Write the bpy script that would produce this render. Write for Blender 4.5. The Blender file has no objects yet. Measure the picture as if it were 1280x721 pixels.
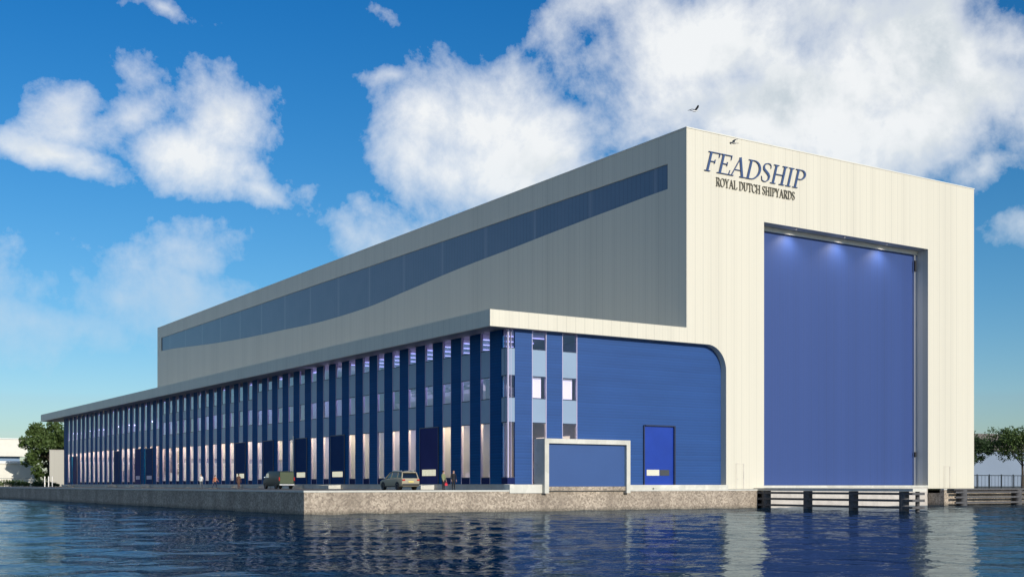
import bpy, bmesh, math, random
import numpy as np
from mathutils import Vector, Matrix
R = math.radians
PI = math.pi
random.seed(7)
S = bpy.context.scene
COL = S.collection

# ------------------------------------------------------------------ camera
HEAD = 32.875
cam_d = bpy.data.cameras.new('camera')
cam = bpy.data.objects.new('camera', cam_d)
COL.objects.link(cam)
cam.location = (-39.282, -92.921, 2.55)
cam.rotation_euler = (R(90), 0, R(-HEAD))
cam_d.sensor_width = 36
cam_d.lens = 36 * 1480.7 / 1280
cam_d.shift_y = 244.5 / 1280
cam_d.clip_end = 12000
S.camera = cam
FPX, HY = 1480.7, 605.0

# ------------------------------------------------------------------ render settings
S.view_settings.view_transform = 'Standard'
S.view_settings.look = 'None'
S.view_settings.exposure = 0.0
S.view_settings.gamma = 1.0
S.cycles.use_denoising = True
S.cycles.max_bounces = 8
S.cycles.transparent_max_bounces = 8
S.cycles.glossy_bounces = 4
S.cycles.diffuse_bounces = 3
S.cycles.sample_clamp_indirect = 6

SUN_EL, SUN_AZ = 19.0, 179.3        # azimuth clockwise from +Y

# ------------------------------------------------------------------ node helper
class NT:
    def __init__(s, tree):
        s.t = tree; s.n = tree.nodes; s.l = tree.links
    def node(s, kind, **kw):
        n = s.n.new(kind)
        for k, v in kw.items():
            setattr(n, k, v)
        return n
    def put(s, sock, v):
        if isinstance(v, bpy.types.NodeSocket):
            s.l.new(v, sock)
        else:
            sock.default_value = v
    def math(s, op, a, b=None, c=None, clamp=False):
        n = s.node('ShaderNodeMath', operation=op, use_clamp=clamp)
        s.put(n.inputs[0], a)
        if b is not None: s.put(n.inputs[1], b)
        if c is not None: s.put(n.inputs[2], c)
        return n.outputs[0]
    def vmath(s, op, a, b=None, scale=None):
        n = s.node('ShaderNodeVectorMath', operation=op)
        s.put(n.inputs[0], a)
        if b is not None: s.put(n.inputs[1], b)
        if scale is not None: s.put(n.inputs[3], scale)
        return n.outputs[0]
    def noise(s, vec, scale, detail=4, rough=.5, dist=0, out='Fac'):
        n = s.node('ShaderNodeTexNoise')
        s.put(n.inputs['Vector'], vec)
        n.inputs['Scale'].default_value = scale
        n.inputs['Detail'].default_value = detail
        n.inputs['Roughness'].default_value = rough
        n.inputs['Distortion'].default_value = dist
        return n.outputs[out]
    def ramp(s, fac, lo, hi, a=0., b=1., smooth=False):
        n = s.node('ShaderNodeMapRange')
        if smooth: n.interpolation_type = 'SMOOTHSTEP'
        s.put(n.inputs[0], fac)
        s.put(n.inputs[1], lo); s.put(n.inputs[2], hi); s.put(n.inputs[3], a); s.put(n.inputs[4], b)
        return n.outputs[0]
    def mix(s, fac, a, b, blend='MIX'):
        n = s.node('ShaderNodeMix', data_type='RGBA', blend_type=blend)
        s.put(n.inputs[0], fac)
        for i, v in ((6, a), (7, b)):
            if not isinstance(v, bpy.types.NodeSocket) and len(v) == 3: v = (*v, 1)
            s.put(n.inputs[i], v)
        return n.outputs[2]
    def sep(s, v):
        n = s.node('ShaderNodeSeparateXYZ'); s.put(n.inputs[0], v); return n.outputs
    def comb(s, x, y, z):
        n = s.node('ShaderNodeCombineXYZ')
        for i, v in enumerate((x, y, z)): s.put(n.inputs[i], v)
        return n.outputs[0]

# ------------------------------------------------------------------ world: sky and clouds
def px2sky(x, y):
    az = math.atan((x - 640) / FPX)
    return math.degrees(az), math.degrees(math.atan((HY - y) * math.cos(az) / FPX))

def build_world():
    w = bpy.data.worlds.new('World'); S.world = w; w.use_nodes = True
    n = NT(w.node_tree); n.n.clear()
    tc = n.node('ShaderNodeTexCoord').outputs['Generated']
    d = n.vmath('NORMALIZE', tc)
    x, y, z = n.sep(d)
    sky = n.node('ShaderNodeTexSky', sky_type='NISHITA')
    sky.sun_disc = False
    sky.sun_elevation = R(SUN_EL); sky.sun_rotation = R(SUN_AZ)
    sky.air_density = 1.0; sky.dust_density = 0.4; sky.ozone_density = 3.0
    hs = n.node('ShaderNodeHueSaturation'); hs.inputs['Saturation'].default_value = 1.28
    hs.inputs['Hue'].default_value = .485
    hs.inputs['Value'].default_value = 1.0
    n.put(hs.inputs['Color'], sky.outputs[0])
    el = n.math('MULTIPLY', n.math('ARCSINE', z), 180 / PI)
    az = n.math('MULTIPLY', n.math('ARCTAN2', x, y), 180 / PI)
    az = n.math('SUBTRACT', az, HEAD)
    az = n.math('SUBTRACT', az, n.math('MULTIPLY', n.math('GREATER_THAN', az, 180.), 360.))
    az = n.math('ADD', az, n.math('MULTIPLY', n.math('LESS_THAN', az, -180.), 360.))
    # deeper blue with height, pale at the horizon
    base = n.mix(1.0, hs.outputs[0], n.mix(n.ramp(el, 3, 29, smooth=True), (.80, .90, 1.08), (.20, .71, 1.14)), 'MULTIPLY')
    # domain warp
    wv = n.node('ShaderNodeTexNoise'); n.put(wv.inputs['Vector'], d)
    wv.inputs['Scale'].default_value = 11; wv.inputs['Detail'].default_value = 5
    wx, wy, wz = n.sep(n.vmath('SUBTRACT', wv.outputs['Color'], (.5, .5, .5)))
    azw = n.math('ADD', az, n.math('MULTIPLY', wx, 2.4))
    elw = n.math('ADD', el, n.math('MULTIPLY', wy, 2.4))
    blobs = [  # px, py, rx, ry, tilt, strength
        (285, 150, 62, 55, 0, .88), (235, 190, 85, 36, 12, .86), (160, 145, 62, 26, -20, .72), (165, 95, 34, 34, -30, .66), (100, 130, 45, 26, -50, .6),
        (85, 192, 62, 15, 8, .62), (125, 208, 45, 16, 15, .60), (300, 215, 40, 18, 20, .6),
        (600, 150, 105, 70, 10, .98), (650, 200, 140, 80, 0, 1.05), (570, 215, 50, 45, 0, .75), (490, 98, 42, 18, -10, .6),
        (880, 60, 180, 85, 0, 1.15), (1000, 130, 260, 105, 0, 1.25), (1130, 70, 190, 85, 8, 1.15), (1230, 120, 105, 70, 20, 1.05),
        (800, 170, 100, 50, 0, .85), (760, 10, 60, 40, 20, .85), (1060, 20, 130, 55, 0, .95), (1240, 60, 80, 36, 20, .9),
        (1240, 215, 50, 22, 0, .75), (1290, 285, 42, 22, 0, .65), (1180, 200, 40, 10, 0, .5),
        (180, 370, 165, 48, 5, .80), (262, 328, 62, 38, 0, .74), (60, 400, 130, 34, 0, .72), (330, 380, 120, 40, 0, .62),
        (430, 285, 75, 42, 5, .66), (330, 250, 60, 13, 25, .56), (520, 320, 110, 36, 0, .62),
        (205, 14, 70, 14, 0, .56), (485, 12, 34, 16, 25, .52), (1560, 150, 120, 110, 0, 1.)]
    field = None
    for (bx, by, rx, ry, tilt, st) in blobs:
        a0, e0 = px2sky(bx, by)
        ra, re = math.degrees(rx / FPX), math.degrees(ry / FPX)
        da = n.math('SUBTRACT', azw, a0); de = n.math('SUBTRACT', elw, e0)
        c, s_ = math.cos(R(tilt)), math.sin(R(tilt))
        u = n.math('ADD', n.math('MULTIPLY', da, c / ra), n.math('MULTIPLY', de, -s_ / ra))
        v = n.math('ADD', n.math('MULTIPLY', da, s_ / re), n.math('MULTIPLY', de, c / re))
        r2 = n.math('ADD', n.math('MULTIPLY', u, u), n.math('MULTIPLY', v, v))
        f = n.math('MULTIPLY', n.math('SUBTRACT', 1.35, n.math('SQRT', r2)), st)
        field = f if field is None else n.math('SMOOTH_MAX', field, f, .12)
    field = n.math('MAXIMUM', field, -.55)
    # outside the photographed part of the sky: ordinary scattered cumulus
    away = n.ramp(n.math('ABSOLUTE', az), 28, 40, smooth=True)
    up = n.ramp(el, 26, 36, smooth=True)
    away = n.math('MAXIMUM', away, up)
    big = n.noise(d, 2.4, 3, .5)
    ffar = n.ramp(big, .35, .68, -.7, .8)
    field = n.math('ADD', n.math('MULTIPLY', field, n.math('SUBTRACT', 1., away)), n.math('MULTIPLY', ffar, away))
    def fbm(vec):
        return n.noise(vec, 9.5, 12, .63, .12)
    fb = fbm(d)
    dens = n.math('ADD', field, n.math('MULTIPLY', n.math('SUBTRACT', fb, .5), 3.9))
    cover = n.ramp(dens, .12, 1.25, 0, 1)
    cover = n.math('POWER', cover, .8)
    fade = n.ramp(el, 4, 13, .35, 1)
    cover = n.math('MULTIPLY', cover, fade)
    # light on the clouds: compare density here and a little towards the light (up)
    d2 = n.vmath('ADD', d, (-.012, -.006, .03))
    fb2 = n.noise(d2, 9.5, 6, .6, .15)
    fb3 = n.noise(d, 9.5, 6, .6, .15)
    relief = n.ramp(n.math('SUBTRACT', fb3, fb2), -.2, .2, 0, 1)
    under = n.noise(n.vmath('MULTIPLY', d, (1, 1, 1.8)), 4.5, 4, .5)
    grey = n.ramp(n.math('ADD', under, n.math('MULTIPLY', n.math('SUBTRACT', .5, relief), .32)), .46, .72, 0, 1, smooth=True)
    thick = n.ramp(dens, .6, 1.7, 0, 1, smooth=True)
    grey = n.math('MULTIPLY', grey, n.math('MULTIPLY', thick, 1.))
    lowc = n.ramp(el, 6, 17, 1, 0, smooth=True)
    ccol = n.mix(grey, (9.1, 9.3, 9.4), (5.2, 6.0, 6.6))
    ccol = n.mix(n.math('MULTIPLY', lowc, .75), ccol, (5.2, 6.6, 7.9))
    out = n.mix(n.math('MULTIPLY', cover, .97), base, ccol)
    bg = n.node('ShaderNodeBackground'); bg.inputs['Strength'].default_value = 0.10
    n.put(bg.inputs['Color'], out)
    o = n.node('ShaderNodeOutputWorld'); n.l.new(bg.outputs[0], o.inputs[0])
build_world()

sun_d = bpy.data.lights.new('sun', 'SUN')
sun_d.energy = 3.9; sun_d.angle = R(.5); sun_d.color = (1, .95, .85)
sun = bpy.data.objects.new('sun', sun_d); COL.objects.link(sun)
sd = Vector((math.sin(R(SUN_AZ)) * math.cos(R(SUN_EL)), math.cos(R(SUN_AZ)) * math.cos(R(SUN_EL)), math.sin(R(SUN_EL))))
sun.rotation_euler = sd.to_track_quat('Z', 'Y').to_euler()

# ------------------------------------------------------------------ materials
MATS = {}
def new_mat(name):
    m = bpy.data.materials.new(name); m.use_nodes = True
    n = NT(m.node_tree); b = n.n['Principled BSDF']
    MATS[name] = m
    return m, n, b
def plain(name, col, rough=.5, metal=0., spec=.5, noise=0., nscale=3., coat=0.):
    m, n, b = new_mat(name)
    b.inputs['Roughness'].default_value = rough; b.inputs['Metallic'].default_value = metal
    b.inputs['Specular IOR Level'].default_value = spec
    b.inputs['Coat Weight'].default_value = coat
    if noise:
        o = n.node('ShaderNodeTexCoord').outputs['Object']
        f = n.noise(o, nscale, 5, .6)
        c = n.mix(n.ramp(f, .3, .7), tuple(v * (1 - noise) for v in col), tuple(min(1, v * (1 + noise)) for v in col))
        n.put(b.inputs['Base Color'], c)
    else:
        b.inputs['Base Color'].default_value = (*col, 1)
    return m
def emit(name, col, st):
    m, n, b = new_mat(name)
    b.inputs['Base Color'].default_value = (*col, 1)
    b.inputs['Emission Color'].default_value = (*col, 1)
    b.inputs['Emission Strength'].default_value = st
    return m
def bump(n, b, h, strength, dist):
    bp = n.node('ShaderNodeBump'); bp.inputs['Strength'].default_value = strength
    bp.inputs['Distance'].default_value = dist
    n.put(bp.inputs['Height'], h); n.l.new(bp.outputs[0], b.inputs['Normal'])
    return bp

def cladding(name, col, seam=1.0, rough=.5, panel=1.1):
    """upright sheet-metal cladding: panel joints, shallow ribs, slight panel to panel variation"""
    m, n, b = new_mat(name)
    p = n.node('ShaderNodeNewGeometry').outputs['Position']
    x, y, z = n.sep(p)
    u = n.math('ADD', x, y)
    cell = n.math('FLOOR', n.math('DIVIDE', u, panel))
    fr = n.math('FRACT', n.math('DIVIDE', u, panel))
    joint = n.math('LESS_THAN', n.math('ABSOLUTE', n.math('SUBTRACT', fr, .5)), .045)
    wn = n.node('ShaderNodeTexWhiteNoise', noise_dimensions='1D'); n.put(wn.inputs['W'], cell)
    wn2 = n.node('ShaderNodeTexWhiteNoise', noise_dimensions='1D'); n.put(wn2.inputs['W'], n.math('FLOOR', n.math('DIVIDE', u, panel * 4)))
    rib = n.math('PINGPONG', n.math('DIVIDE', u, panel / 3), .5)
    var = n.math('ADD', n.math('MULTIPLY', wn.outputs[0], .055), n.math('MULTIPLY', wn2.outputs[0], .03))
    streak = n.noise(n.comb(n.math('MULTIPLY', u, 2.2), 0., n.math('MULTIPLY', z, .07)), 1., 5, .6)
    var = n.math('ADD', var, n.ramp(streak, .3, .8, 0, .035))
    strong = n.ramp(wn2.outputs[0], 0, 1, .35, 1)
    var = n.math('ADD', var, n.math('MULTIPLY', n.math('MULTIPLY', joint, strong), .13 * seam))
    var = n.math('ADD', var, n.math('MULTIPLY', rib, .05))
    k = n.math('SUBTRACT', 1.06, var)
    c = n.vmath('SCALE', col, scale=k)
    n.put(b.inputs['Base Color'], c)
    b.inputs['Roughness'].default_value = rough
    h = n.math('SUBTRACT', rib, n.math('MULTIPLY', joint, .6))
    bump(n, b, h, .35, .02)
    return m
cladding('cream_cladding', (.665, .615, .50))
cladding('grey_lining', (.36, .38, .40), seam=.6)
cladding('beige_sheet', (.40, .375, .32))
cladding('reveal_lining', (.72, .68, .60), seam=.6)
cladding('blue_door_sheet', (.031, .064, .210), seam=.9, panel=1.25, rough=.5)

def lap_blue(name, col, rough):
    """dark blue cladding laid in shallow horizontal laps, slightly wavy"""
    m, n, b = new_mat(name)
    p = n.node('ShaderNodeNewGeometry').outputs['Position']
    x, y, z = n.sep(p)
    u = n.math('ADD', x, y)
    w = n.noise(n.comb(n.math('MULTIPLY', u, .5), 0., n.math('MULTIPLY', z, 2.2)), 1., 3, .5)
    zz = n.math('ADD', z, n.math('MULTIPLY', w, .1))
    t = n.math('FRACT', n.math('DIVIDE', zz, .28))
    wn = n.node('ShaderNodeTexWhiteNoise', noise_dimensions='1D'); n.put(wn.inputs['W'], n.math('FLOOR', n.math('DIVIDE', zz, .28)))
    big = n.noise(n.comb(n.math('MULTIPLY', u, .12), 0., n.math('MULTIPLY', z, .5)), 1., 4, .6)
    k = n.math('ADD', n.math('ADD', .86, n.math('MULTIPLY', t, .2)), n.math('MULTIPLY', wn.outputs[0], .1))
    k = n.math('ADD', k, n.ramp(big, .3, .7, -.07, .07))
    n.put(b.inputs['Base Color'], n.vmath('SCALE', col, scale=k))
    b.inputs['Roughness'].default_value = rough
    b.inputs['Specular IOR Level'].default_value = .45
    bump(n, b, t, .5, .03)
    return m
lap_blue('blue_cladding', (.016, .066, .225), .5)
lap_blue('shade_blue_cladding', (.0006, .070, .215), .6)  # same blue cladding, tone of the shaded side put into the colour
MATS['shade_blue_cladding'].node_tree.nodes['Principled BSDF'].inputs['Specular IOR Level'].default_value = .08

def m_band():
    m, n, b = new_mat('translucent_band')
    x, y, z = n.sep(n.node('ShaderNodeNewGeometry').outputs['Position'])
    f = n.math('FRACT', n.math('DIVIDE', y, 11.6))
    post = n.ramp(n.math('ABSOLUTE', n.math('SUBTRACT', f, .5)), .0, .05, 1, 0, smooth=True)
    mul = n.math('FRACT', n.math('DIVIDE', y, .75))
    ml = n.math('LESS_THAN', mul, .12)
    c = n.mix(n.math('MULTIPLY', post, .5), (.105, .155, .23), (.27, .30, .36))
    c = n.mix(n.math('MULTIPLY', ml, .4), c, (.03, .05, .10))
    ns = n.noise(n.comb(0., y, z), .25, 4, .6)
    c = n.mix(n.ramp(ns, .35, .75, 0, .5), c, (.15, .19, .27))
    n.put(b.inputs['Base Color'], c)
    b.inputs['Roughness'].default_value = .3
    return m
m_band()

def m_glass():
    m, n, b = new_mat('window_glass')
    out = n.n['Material Output']
    gl = n.node('ShaderNodeBsdfGlossy'); gl.inputs['Roughness'].default_value = .02
    gl.inputs['Color'].default_value = (.82, .88, 1, 1)
    tr = n.node('ShaderNodeBsdfTransparent'); tr.inputs['Color'].default_value = (.80, .76, .92, 1)
    p = n.node('ShaderNodeNewGeometry').outputs['Position']
    bp = n.node('ShaderNodeBump'); bp.inputs['Strength'].default_value = .03; bp.inputs['Distance'].default_value = .01
    n.put(bp.inputs['Height'], n.noise(p, .9, 2, .5)); n.l.new(bp.outputs[0], gl.inputs['Normal'])
    mx = n.node('ShaderNodeMixShader')
    ge = n.node('ShaderNodeNewGeometry')
    dt = n.node('ShaderNodeVectorMath', operation='DOT_PRODUCT'); n.l.new(ge.outputs['Normal'], dt.inputs[0]); n.l.new(ge.outputs['Incoming'], dt.inputs[1])
    cs = n.math('ABSOLUTE', dt.outputs['Value'])
    n.put(mx.inputs[0], n.math('ADD', .09, n.math('MULTIPLY', .91, n.math('POWER', n.math('SUBTRACT', 1., cs), 3.)))); n.l.new(tr.outputs[0], mx.inputs[1]); n.l.new(gl.outputs[0], mx.inputs[2])
    n.l.new(mx.outputs[0], out.inputs[0])
    return m
m_glass()

def m_concrete(name, c1, c2, grain=9., bumps=.5):
    m, n, b = new_mat(name)
    p = n.node('ShaderNodeNewGeometry').outputs['Position']
    v = n.node('ShaderNodeTexVoronoi'); n.put(v.inputs['Vector'], p); v.inputs['Scale'].default_value = grain * .55
    wn = n.sep(v.outputs['Color'])[0]
    f = n.noise(p, grain, 5, .65)
    g = n.math('ADD', n.math('MULTIPLY', wn, .55), n.math('MULTIPLY', f, .55))
    big = n.noise(n.vmath('MULTIPLY', p, (1, 1, .4)), .35, 4, .6)
    c = n.mix(n.ramp(g, .2, .85), c1, c2)
    c = n.mix(n.ramp(big, .38, .66, 0, .55), c, tuple(v_ * .75 for v_ in c1))
    # wet, weedy foot of the wall
    z = n.sep(p)[2]
    wet = n.ramp(n.math('ADD', z, n.math('MULTIPLY', f, .3)), .2, .55, .55, 0)
    c = n.mix(wet, c, (.06, .06, .045))
    n.put(b.inputs['Base Color'], c)
    b.inputs['Roughness'].default_value = .85
    bump(n, b, n.math('ADD', g, n.math('MULTIPLY', big, .5)), bumps, .09)
    return m
m_concrete('quay_concrete', (.21, .165, .125), (.60, .495, .385), 12, .7)
m_concrete('pale_concrete', (.56, .54, .47), (.72, .69, .61), 2.0, .12)
plain('coping', (.56, .54, .48), .8, noise=.12, nscale=1.5)

def m_asphalt():
    m, n, b = new_mat('asphalt')
    p = n.node('ShaderNodeNewGeometry').outputs['Position']
    f = n.noise(p, 1.2, 6, .65); g = n.noise(n.vmath('MULTIPLY', p, (.3, .05, 1)), 1., 4, .5)
    c = n.mix(n.ramp(f, .3, .7), (.055, .056, .058), (.095, .095, .095))
    c = n.mix(n.ramp(g, .4, .7, 0, .5), c, (.12, .118, .112))
    n.put(b.inputs['Base Color'], c); b.inputs['Roughness'].default_value = .9
    bump(n, b, n.noise(p, 30, 3, .6), .2, .01)
m_asphalt()
def m_grass():
    m, n, b = new_mat('ground_grass')
    p = n.node('ShaderNodeNewGeometry').outputs['Position']
    c = n.mix(n.ramp(n.noise(p, .15, 6, .6), .35, .65), (.05, .07, .025), (.11, .10, .06))
    n.put(b.inputs['Base Color'], c); b.inputs['Roughness'].default_value = .95
m_grass()

def m_water():
    m, n, b = new_mat('water')
    p = n.node('ShaderNodeNewGeometry').outputs['Position']
    rot = n.node('ShaderNodeVectorRotate', rotation_type='Z_AXIS'); n.put(rot.inputs['Vector'], p)
    rot.inputs['Angle'].default_value = R(27)
    q = rot.outputs[0]
    h = n.noise(n.vmath('MULTIPLY', q, (.8, 1.1, 1)), 3.2, 2., .5, .4)
    out = n.n['Material Output']
    bp = n.node('ShaderNodeBump'); bp.inputs['Strength'].default_value = 1.0; bp.inputs['Distance'].default_value = .020
    n.put(bp.inputs['Height'], h)
    gl = n.node('ShaderNodeBsdfGlossy'); gl.inputs['Color'].default_value = (.46, .54, .62, 1); gl.inputs['Roughness'].default_value = .015
    df = n.node('ShaderNodeBsdfDiffuse'); df.inputs['Color'].default_value = (.004, .026, .055, 1)
    fr = n.node('ShaderNodeFresnel'); fr.inputs['IOR'].default_value = 1.33
    for q_ in (gl, fr): n.l.new(bp.outputs[0], q_.inputs['Normal'])
    mx = n.node('ShaderNodeMixShader')
    n.l.new(fr.outputs[0], mx.inputs[0]); n.l.new(df.outputs[0], mx.inputs[1]); n.l.new(gl.outputs[0], mx.inputs[2]); n.l.new(mx.outputs[0], out.inputs[0])
m_water()

def m_leaf(name, c1, c2):
    m, n, b = new_mat(name)
    p = n.node('ShaderNodeNewGeometry').outputs['Position']
    c = n.mix(n.ramp(n.noise(p, 1.6, 3, .6), .35, .65), c1, c2)
    n.put(b.inputs['Base Color'], c)
    b.inputs['Roughness'].default_value = .55
    b.inputs['Specular IOR Level'].default_value = .3
    out = n.n['Material Output']
    tl = n.node('ShaderNodeBsdfTranslucent'); n.put(tl.inputs['Color'], c)
    mx = n.node('ShaderNodeMixShader'); mx.inputs[0].default_value = .25
    n.l.new(b.outputs[0], mx.inputs[1]); n.l.new(tl.outputs[0], mx.inputs[2]); n.l.new(mx.outputs[0], out.inputs[0])
m_leaf('leaf_green', (.060, .105, .025), (.12, .17, .05))
m_leaf('leaf_dark', (.030, .060, .022), (.055, .095, .035))

plain('bark', (.075, .06, .045), .9, noise=.4, nscale=6)
plain('cream_paint', (.70, .67, .58), .5, noise=.05, nscale=.6)
plain('gate_paint', (.52, .47, .42), .7, noise=.15, nscale=.8)
plain('white_paint', (.78, .77, .73), .45)
plain('frame_dark', (.02, .03, .07), .4)
plain('frame_lavender', (.42, .38, .52), .4)
plain('spandrel_panel', (.26, .345, .46), .35, spec=.3, noise=.05, nscale=.2)
plain('sky_panel', (.20, .29, .42), .2, spec=.6, noise=.06, nscale=.2)
plain('base_panel', (.012, .02, .085), .6, spec=.05)
plain('door_navy', (.002, .03, .12), .6, spec=.05, noise=.1, nscale=.4)
plain('door_violet', (.03, .035, .14), .6, spec=.05, noise=.1, nscale=.4)
plain('door_bright_blue', (.012, .045, .31), .32, noise=.12, nscale=.3)
plain('panel_blue', (.030, .080, .235), .5, noise=.04, nscale=.3)
plain('plinth_grey', (.60, .55, .48), .85, noise=.15, nscale=.8)
plain('timber_dark', (.085, .082, .085), .8, noise=.35, nscale=3)
plain('letter_blue', (.045, .080, .185), .35)
plain('letter_bronze', (.15, .14, .11), .4)
plain('dark_grey', (.05, .055, .06), .5)
plain('interior_wall', (.17, .165, .30), .7, noise=.1, nscale=.3)
plain('interior_warm', (.25, .24, .28), .7, noise=.1, nscale=.3)
plain('interior_floor', (.09, .08, .11), .5)
plain('interior_dark', (.10, .085, .10), .6)
plain('roof_grey', (.25, .25, .26), .8)
plain('far_wall_blue', (.20, .25, .33), .7, noise=.06, nscale=.1)
plain('far_roof', (.16, .14, .13), .8)
plain('fence_metal', (.02, .028, .035), .5)
plain('steel', (.55, .56, .58), .35, metal=.8)
plain('rubber', (.012, .012, .013), .7)
plain('car_silver', (.35, .305, .215), .45, coat=.06, spec=.15)
plain('car_green', (.012, .024, .020), .4, coat=.08, spec=.25)
plain('van_lit_green', (.045, .065, .030), .45)  # the van's dark green with sunlight painted in, for its rear
plain('car_glass', (.008, .010, .012), .06, spec=.9)
plain('car_trim', (.03, .03, .032), .5)
plain('light_red', (.45, .02, .015), .25)
plain('light_orange', (.7, .25, .05), .25)
plain('plate_yellow', (.75, .6, .15), .5)
plain('chrome', (.75, .76, .78), .15, metal=1.)
plain('skin', (.52, .32, .23), .55)
plain('skin_dark', (.20, .11, .075), .55)
plain('hair_dark', (.02, .015, .012), .7)
plain('hair_brown', (.09, .05, .03), .7)
plain('feather_white', (.72, .72, .72), .7)
plain('feather_dark', (.05, .05, .055), .7)
plain('feather_grey', (.33, .32, .31), .7)
plain('beak', (.6, .35, .05), .5)
plain('yacht_white', (.80, .79, .76), .2, coat=.5)
plain('yacht_dark', (.02, .025, .04), .15)
for nm, c in (('cloth_black', (.012, .012, .016)), ('cloth_white', (.7, .68, .64)), ('cloth_olive', (.22, .24, .12)), ('cloth_grey', (.10, .11, .12)),
              ('cloth_orange', (.55, .20, .09)), ('cloth_brown', (.10, .05, .035)), ('cloth_denim', (.035, .055, .10)), ('cloth_red', (.6, .03, .05)), ('cloth_navy', (.015, .02, .05))):
    plain(nm, c, .85)
emit('warm_light', (1.0, .82, .36), 34.)
emit('violet_light', (.70, .66, 1.0), 6.)
emit('cool_light', (.50, .52, 1.0), 1.5)
emit('warm_wall_glow', (1.0, .88, .66), .7)
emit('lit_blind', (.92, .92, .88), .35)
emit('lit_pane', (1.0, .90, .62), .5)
plain('blind_cream', (.66, .63, .50), .6)
emit('lamp_lens', (1.0, .95, .85), .6)

# ------------------------------------------------------------------ mesh helper
class MB:
    """collects shapes given in world coordinates and links them as one mesh object"""
    def __init__(s): s.v = []; s.f = []; s.mi = []; s.cur = 0
    def add(s, verts, faces):
        k = len(s.v); s.v += [tuple(v) for v in verts]
        s.f += [tuple(i + k for i in f) for f in faces]; s.mi += [s.cur] * len(faces)
    def mat(s, i): s.cur = i; return s
    def box(s, x0, x1, y0, y1, z0, z1):
        s.add([(x, y, z) for x in (x0, x1) for y in (y0, y1) for z in (z0, z1)],
              [(0, 1, 3, 2), (4, 6, 7, 5), (0, 4, 5, 1), (2, 3, 7, 6), (0, 2, 6, 4), (1, 5, 7, 3)]); return s
    def prism(s, poly, axis, a, b):
        """polygon extruded along an axis; poly pairs are the two other coordinates in order"""
        n = len(poly)
        def P(p, t):
            return {'x': (t, p[0], p[1]), 'y': (p[0], t, p[1]), 'z': (p[0], p[1], t)}[axis]
        s.add([P(p, a) for p in poly] + [P(p, b) for p in poly],
              [tuple(range(n)), tuple(range(2 * n - 1, n - 1, -1))] + [(i, i + n, (i + 1) % n + n, (i + 1) % n) for i in range(n)]); return s
    def tube(s, pts, rad, seg=8, caps=True):
        pts = [Vector(p) for p in pts]
        if not isinstance(rad, (list, tuple)): rad = [rad] * len(pts)
        rings = []
        for i, p in enumerate(pts):
            d = (pts[min(i + 1, len(pts) - 1)] - pts[max(i - 1, 0)]).normalized()
            up = Vector((0, 0, 1)) if abs(d.z) < .95 else Vector((1, 0, 0))
            a = d.cross(up).normalized(); b = d.cross(a)
            rings.append([p + (a * math.cos(2 * PI * k / seg) + b * math.sin(2 * PI * k / seg)) * rad[i] for k in range(seg)])
        return s.loft(rings, caps)
    def loft(s, rings, caps=True, closed=True):
        m = len(rings[0]); v = [p for r in rings for p in r]; f = []
        for i in range(len(rings) - 1):
            for k in range(m if closed else m - 1):
                a = i * m + k; b = i * m + (k + 1) % m
                f.append((a, b, b + m, a + m))
        if caps: f += [tuple(range(m - 1, -1, -1)), tuple(range((len(rings) - 1) * m, len(rings) * m))]
        s.add(v, f); return s
    def ball(s, c, r, seg=10, ring=6):
        if not isinstance(r, (list, tuple)): r = (r, r, r)
        rings = []
        for i in range(ring + 1):
            t = PI * i / ring; q = max(math.sin(t), .02)
            rings.append([(c[0] + r[0] * q * math.cos(2 * PI * k / seg), c[1] + r[1] * q * math.sin(2 * PI * k / seg), c[2] + r[2] * math.cos(t)) for k in range(seg)])
        return s.loft(rings)
    def build(s, name, mats, parent=None, smooth=False, bevel=0., local=False, fix=True):
        me = bpy.data.meshes.new(name)
        off = Vector((0, 0, 0)) if (local or parent is None) else world_loc(parent)
        me.from_pydata([tuple(Vector(v) - off) for v in s.v], [], s.f)
        if isinstance(mats, str): mats = [mats]
        for m in mats: me.materials.append(MATS[m])
        for p, i in zip(me.polygons, s.mi): p.material_index = i
        bm = bmesh.new(); bm.from_mesh(me)
        if fix: bmesh.ops.recalc_face_normals(bm, faces=bm.faces)
        if bevel: bmesh.ops.bevel(bm, geom=list(bm.edges), offset=bevel, segments=2, profile=.5, affect='EDGES')
        bm.to_mesh(me); bm.free()
        if smooth:
            for p in me.polygons: p.use_smooth = True
            me.set_sharp_from_angle(angle=R(38))
        o = bpy.data.objects.new(name, me); COL.objects.link(o)
        if parent is not None: o.parent = parent
        return o
def world_loc(o):
    l = Vector((0, 0, 0))
    while o is not None:
        l = l + Vector(o.location); o = o.parent
    return l
def tag(o, label=None, cat=None, group=None, kind=None):
    if label: o['label'] = label
    if cat: o['category'] = cat
    if group: o['group'] = group
    if kind: o['kind'] = kind
    return o
def thing(name, label, cat, loc=(0, 0, 0), rz=0, group=None):
    o = bpy.data.objects.new(name, None); COL.objects.link(o)
    o.location = loc; o.rotation_euler = (0, 0, rz); o.empty_display_size = .5
    return tag(o, label, cat, group)
def solo(mb, name, mats, label, cat, group=None, loc=None, **kw):
    """a thing that is one mesh, with its origin at its base"""
    o = mb.build(name, mats, None, **kw)
    if loc is not None:
        o.data.transform(Matrix.Translation(-Vector(loc))); o.location = loc
    return tag(o, label, cat, group)

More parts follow.
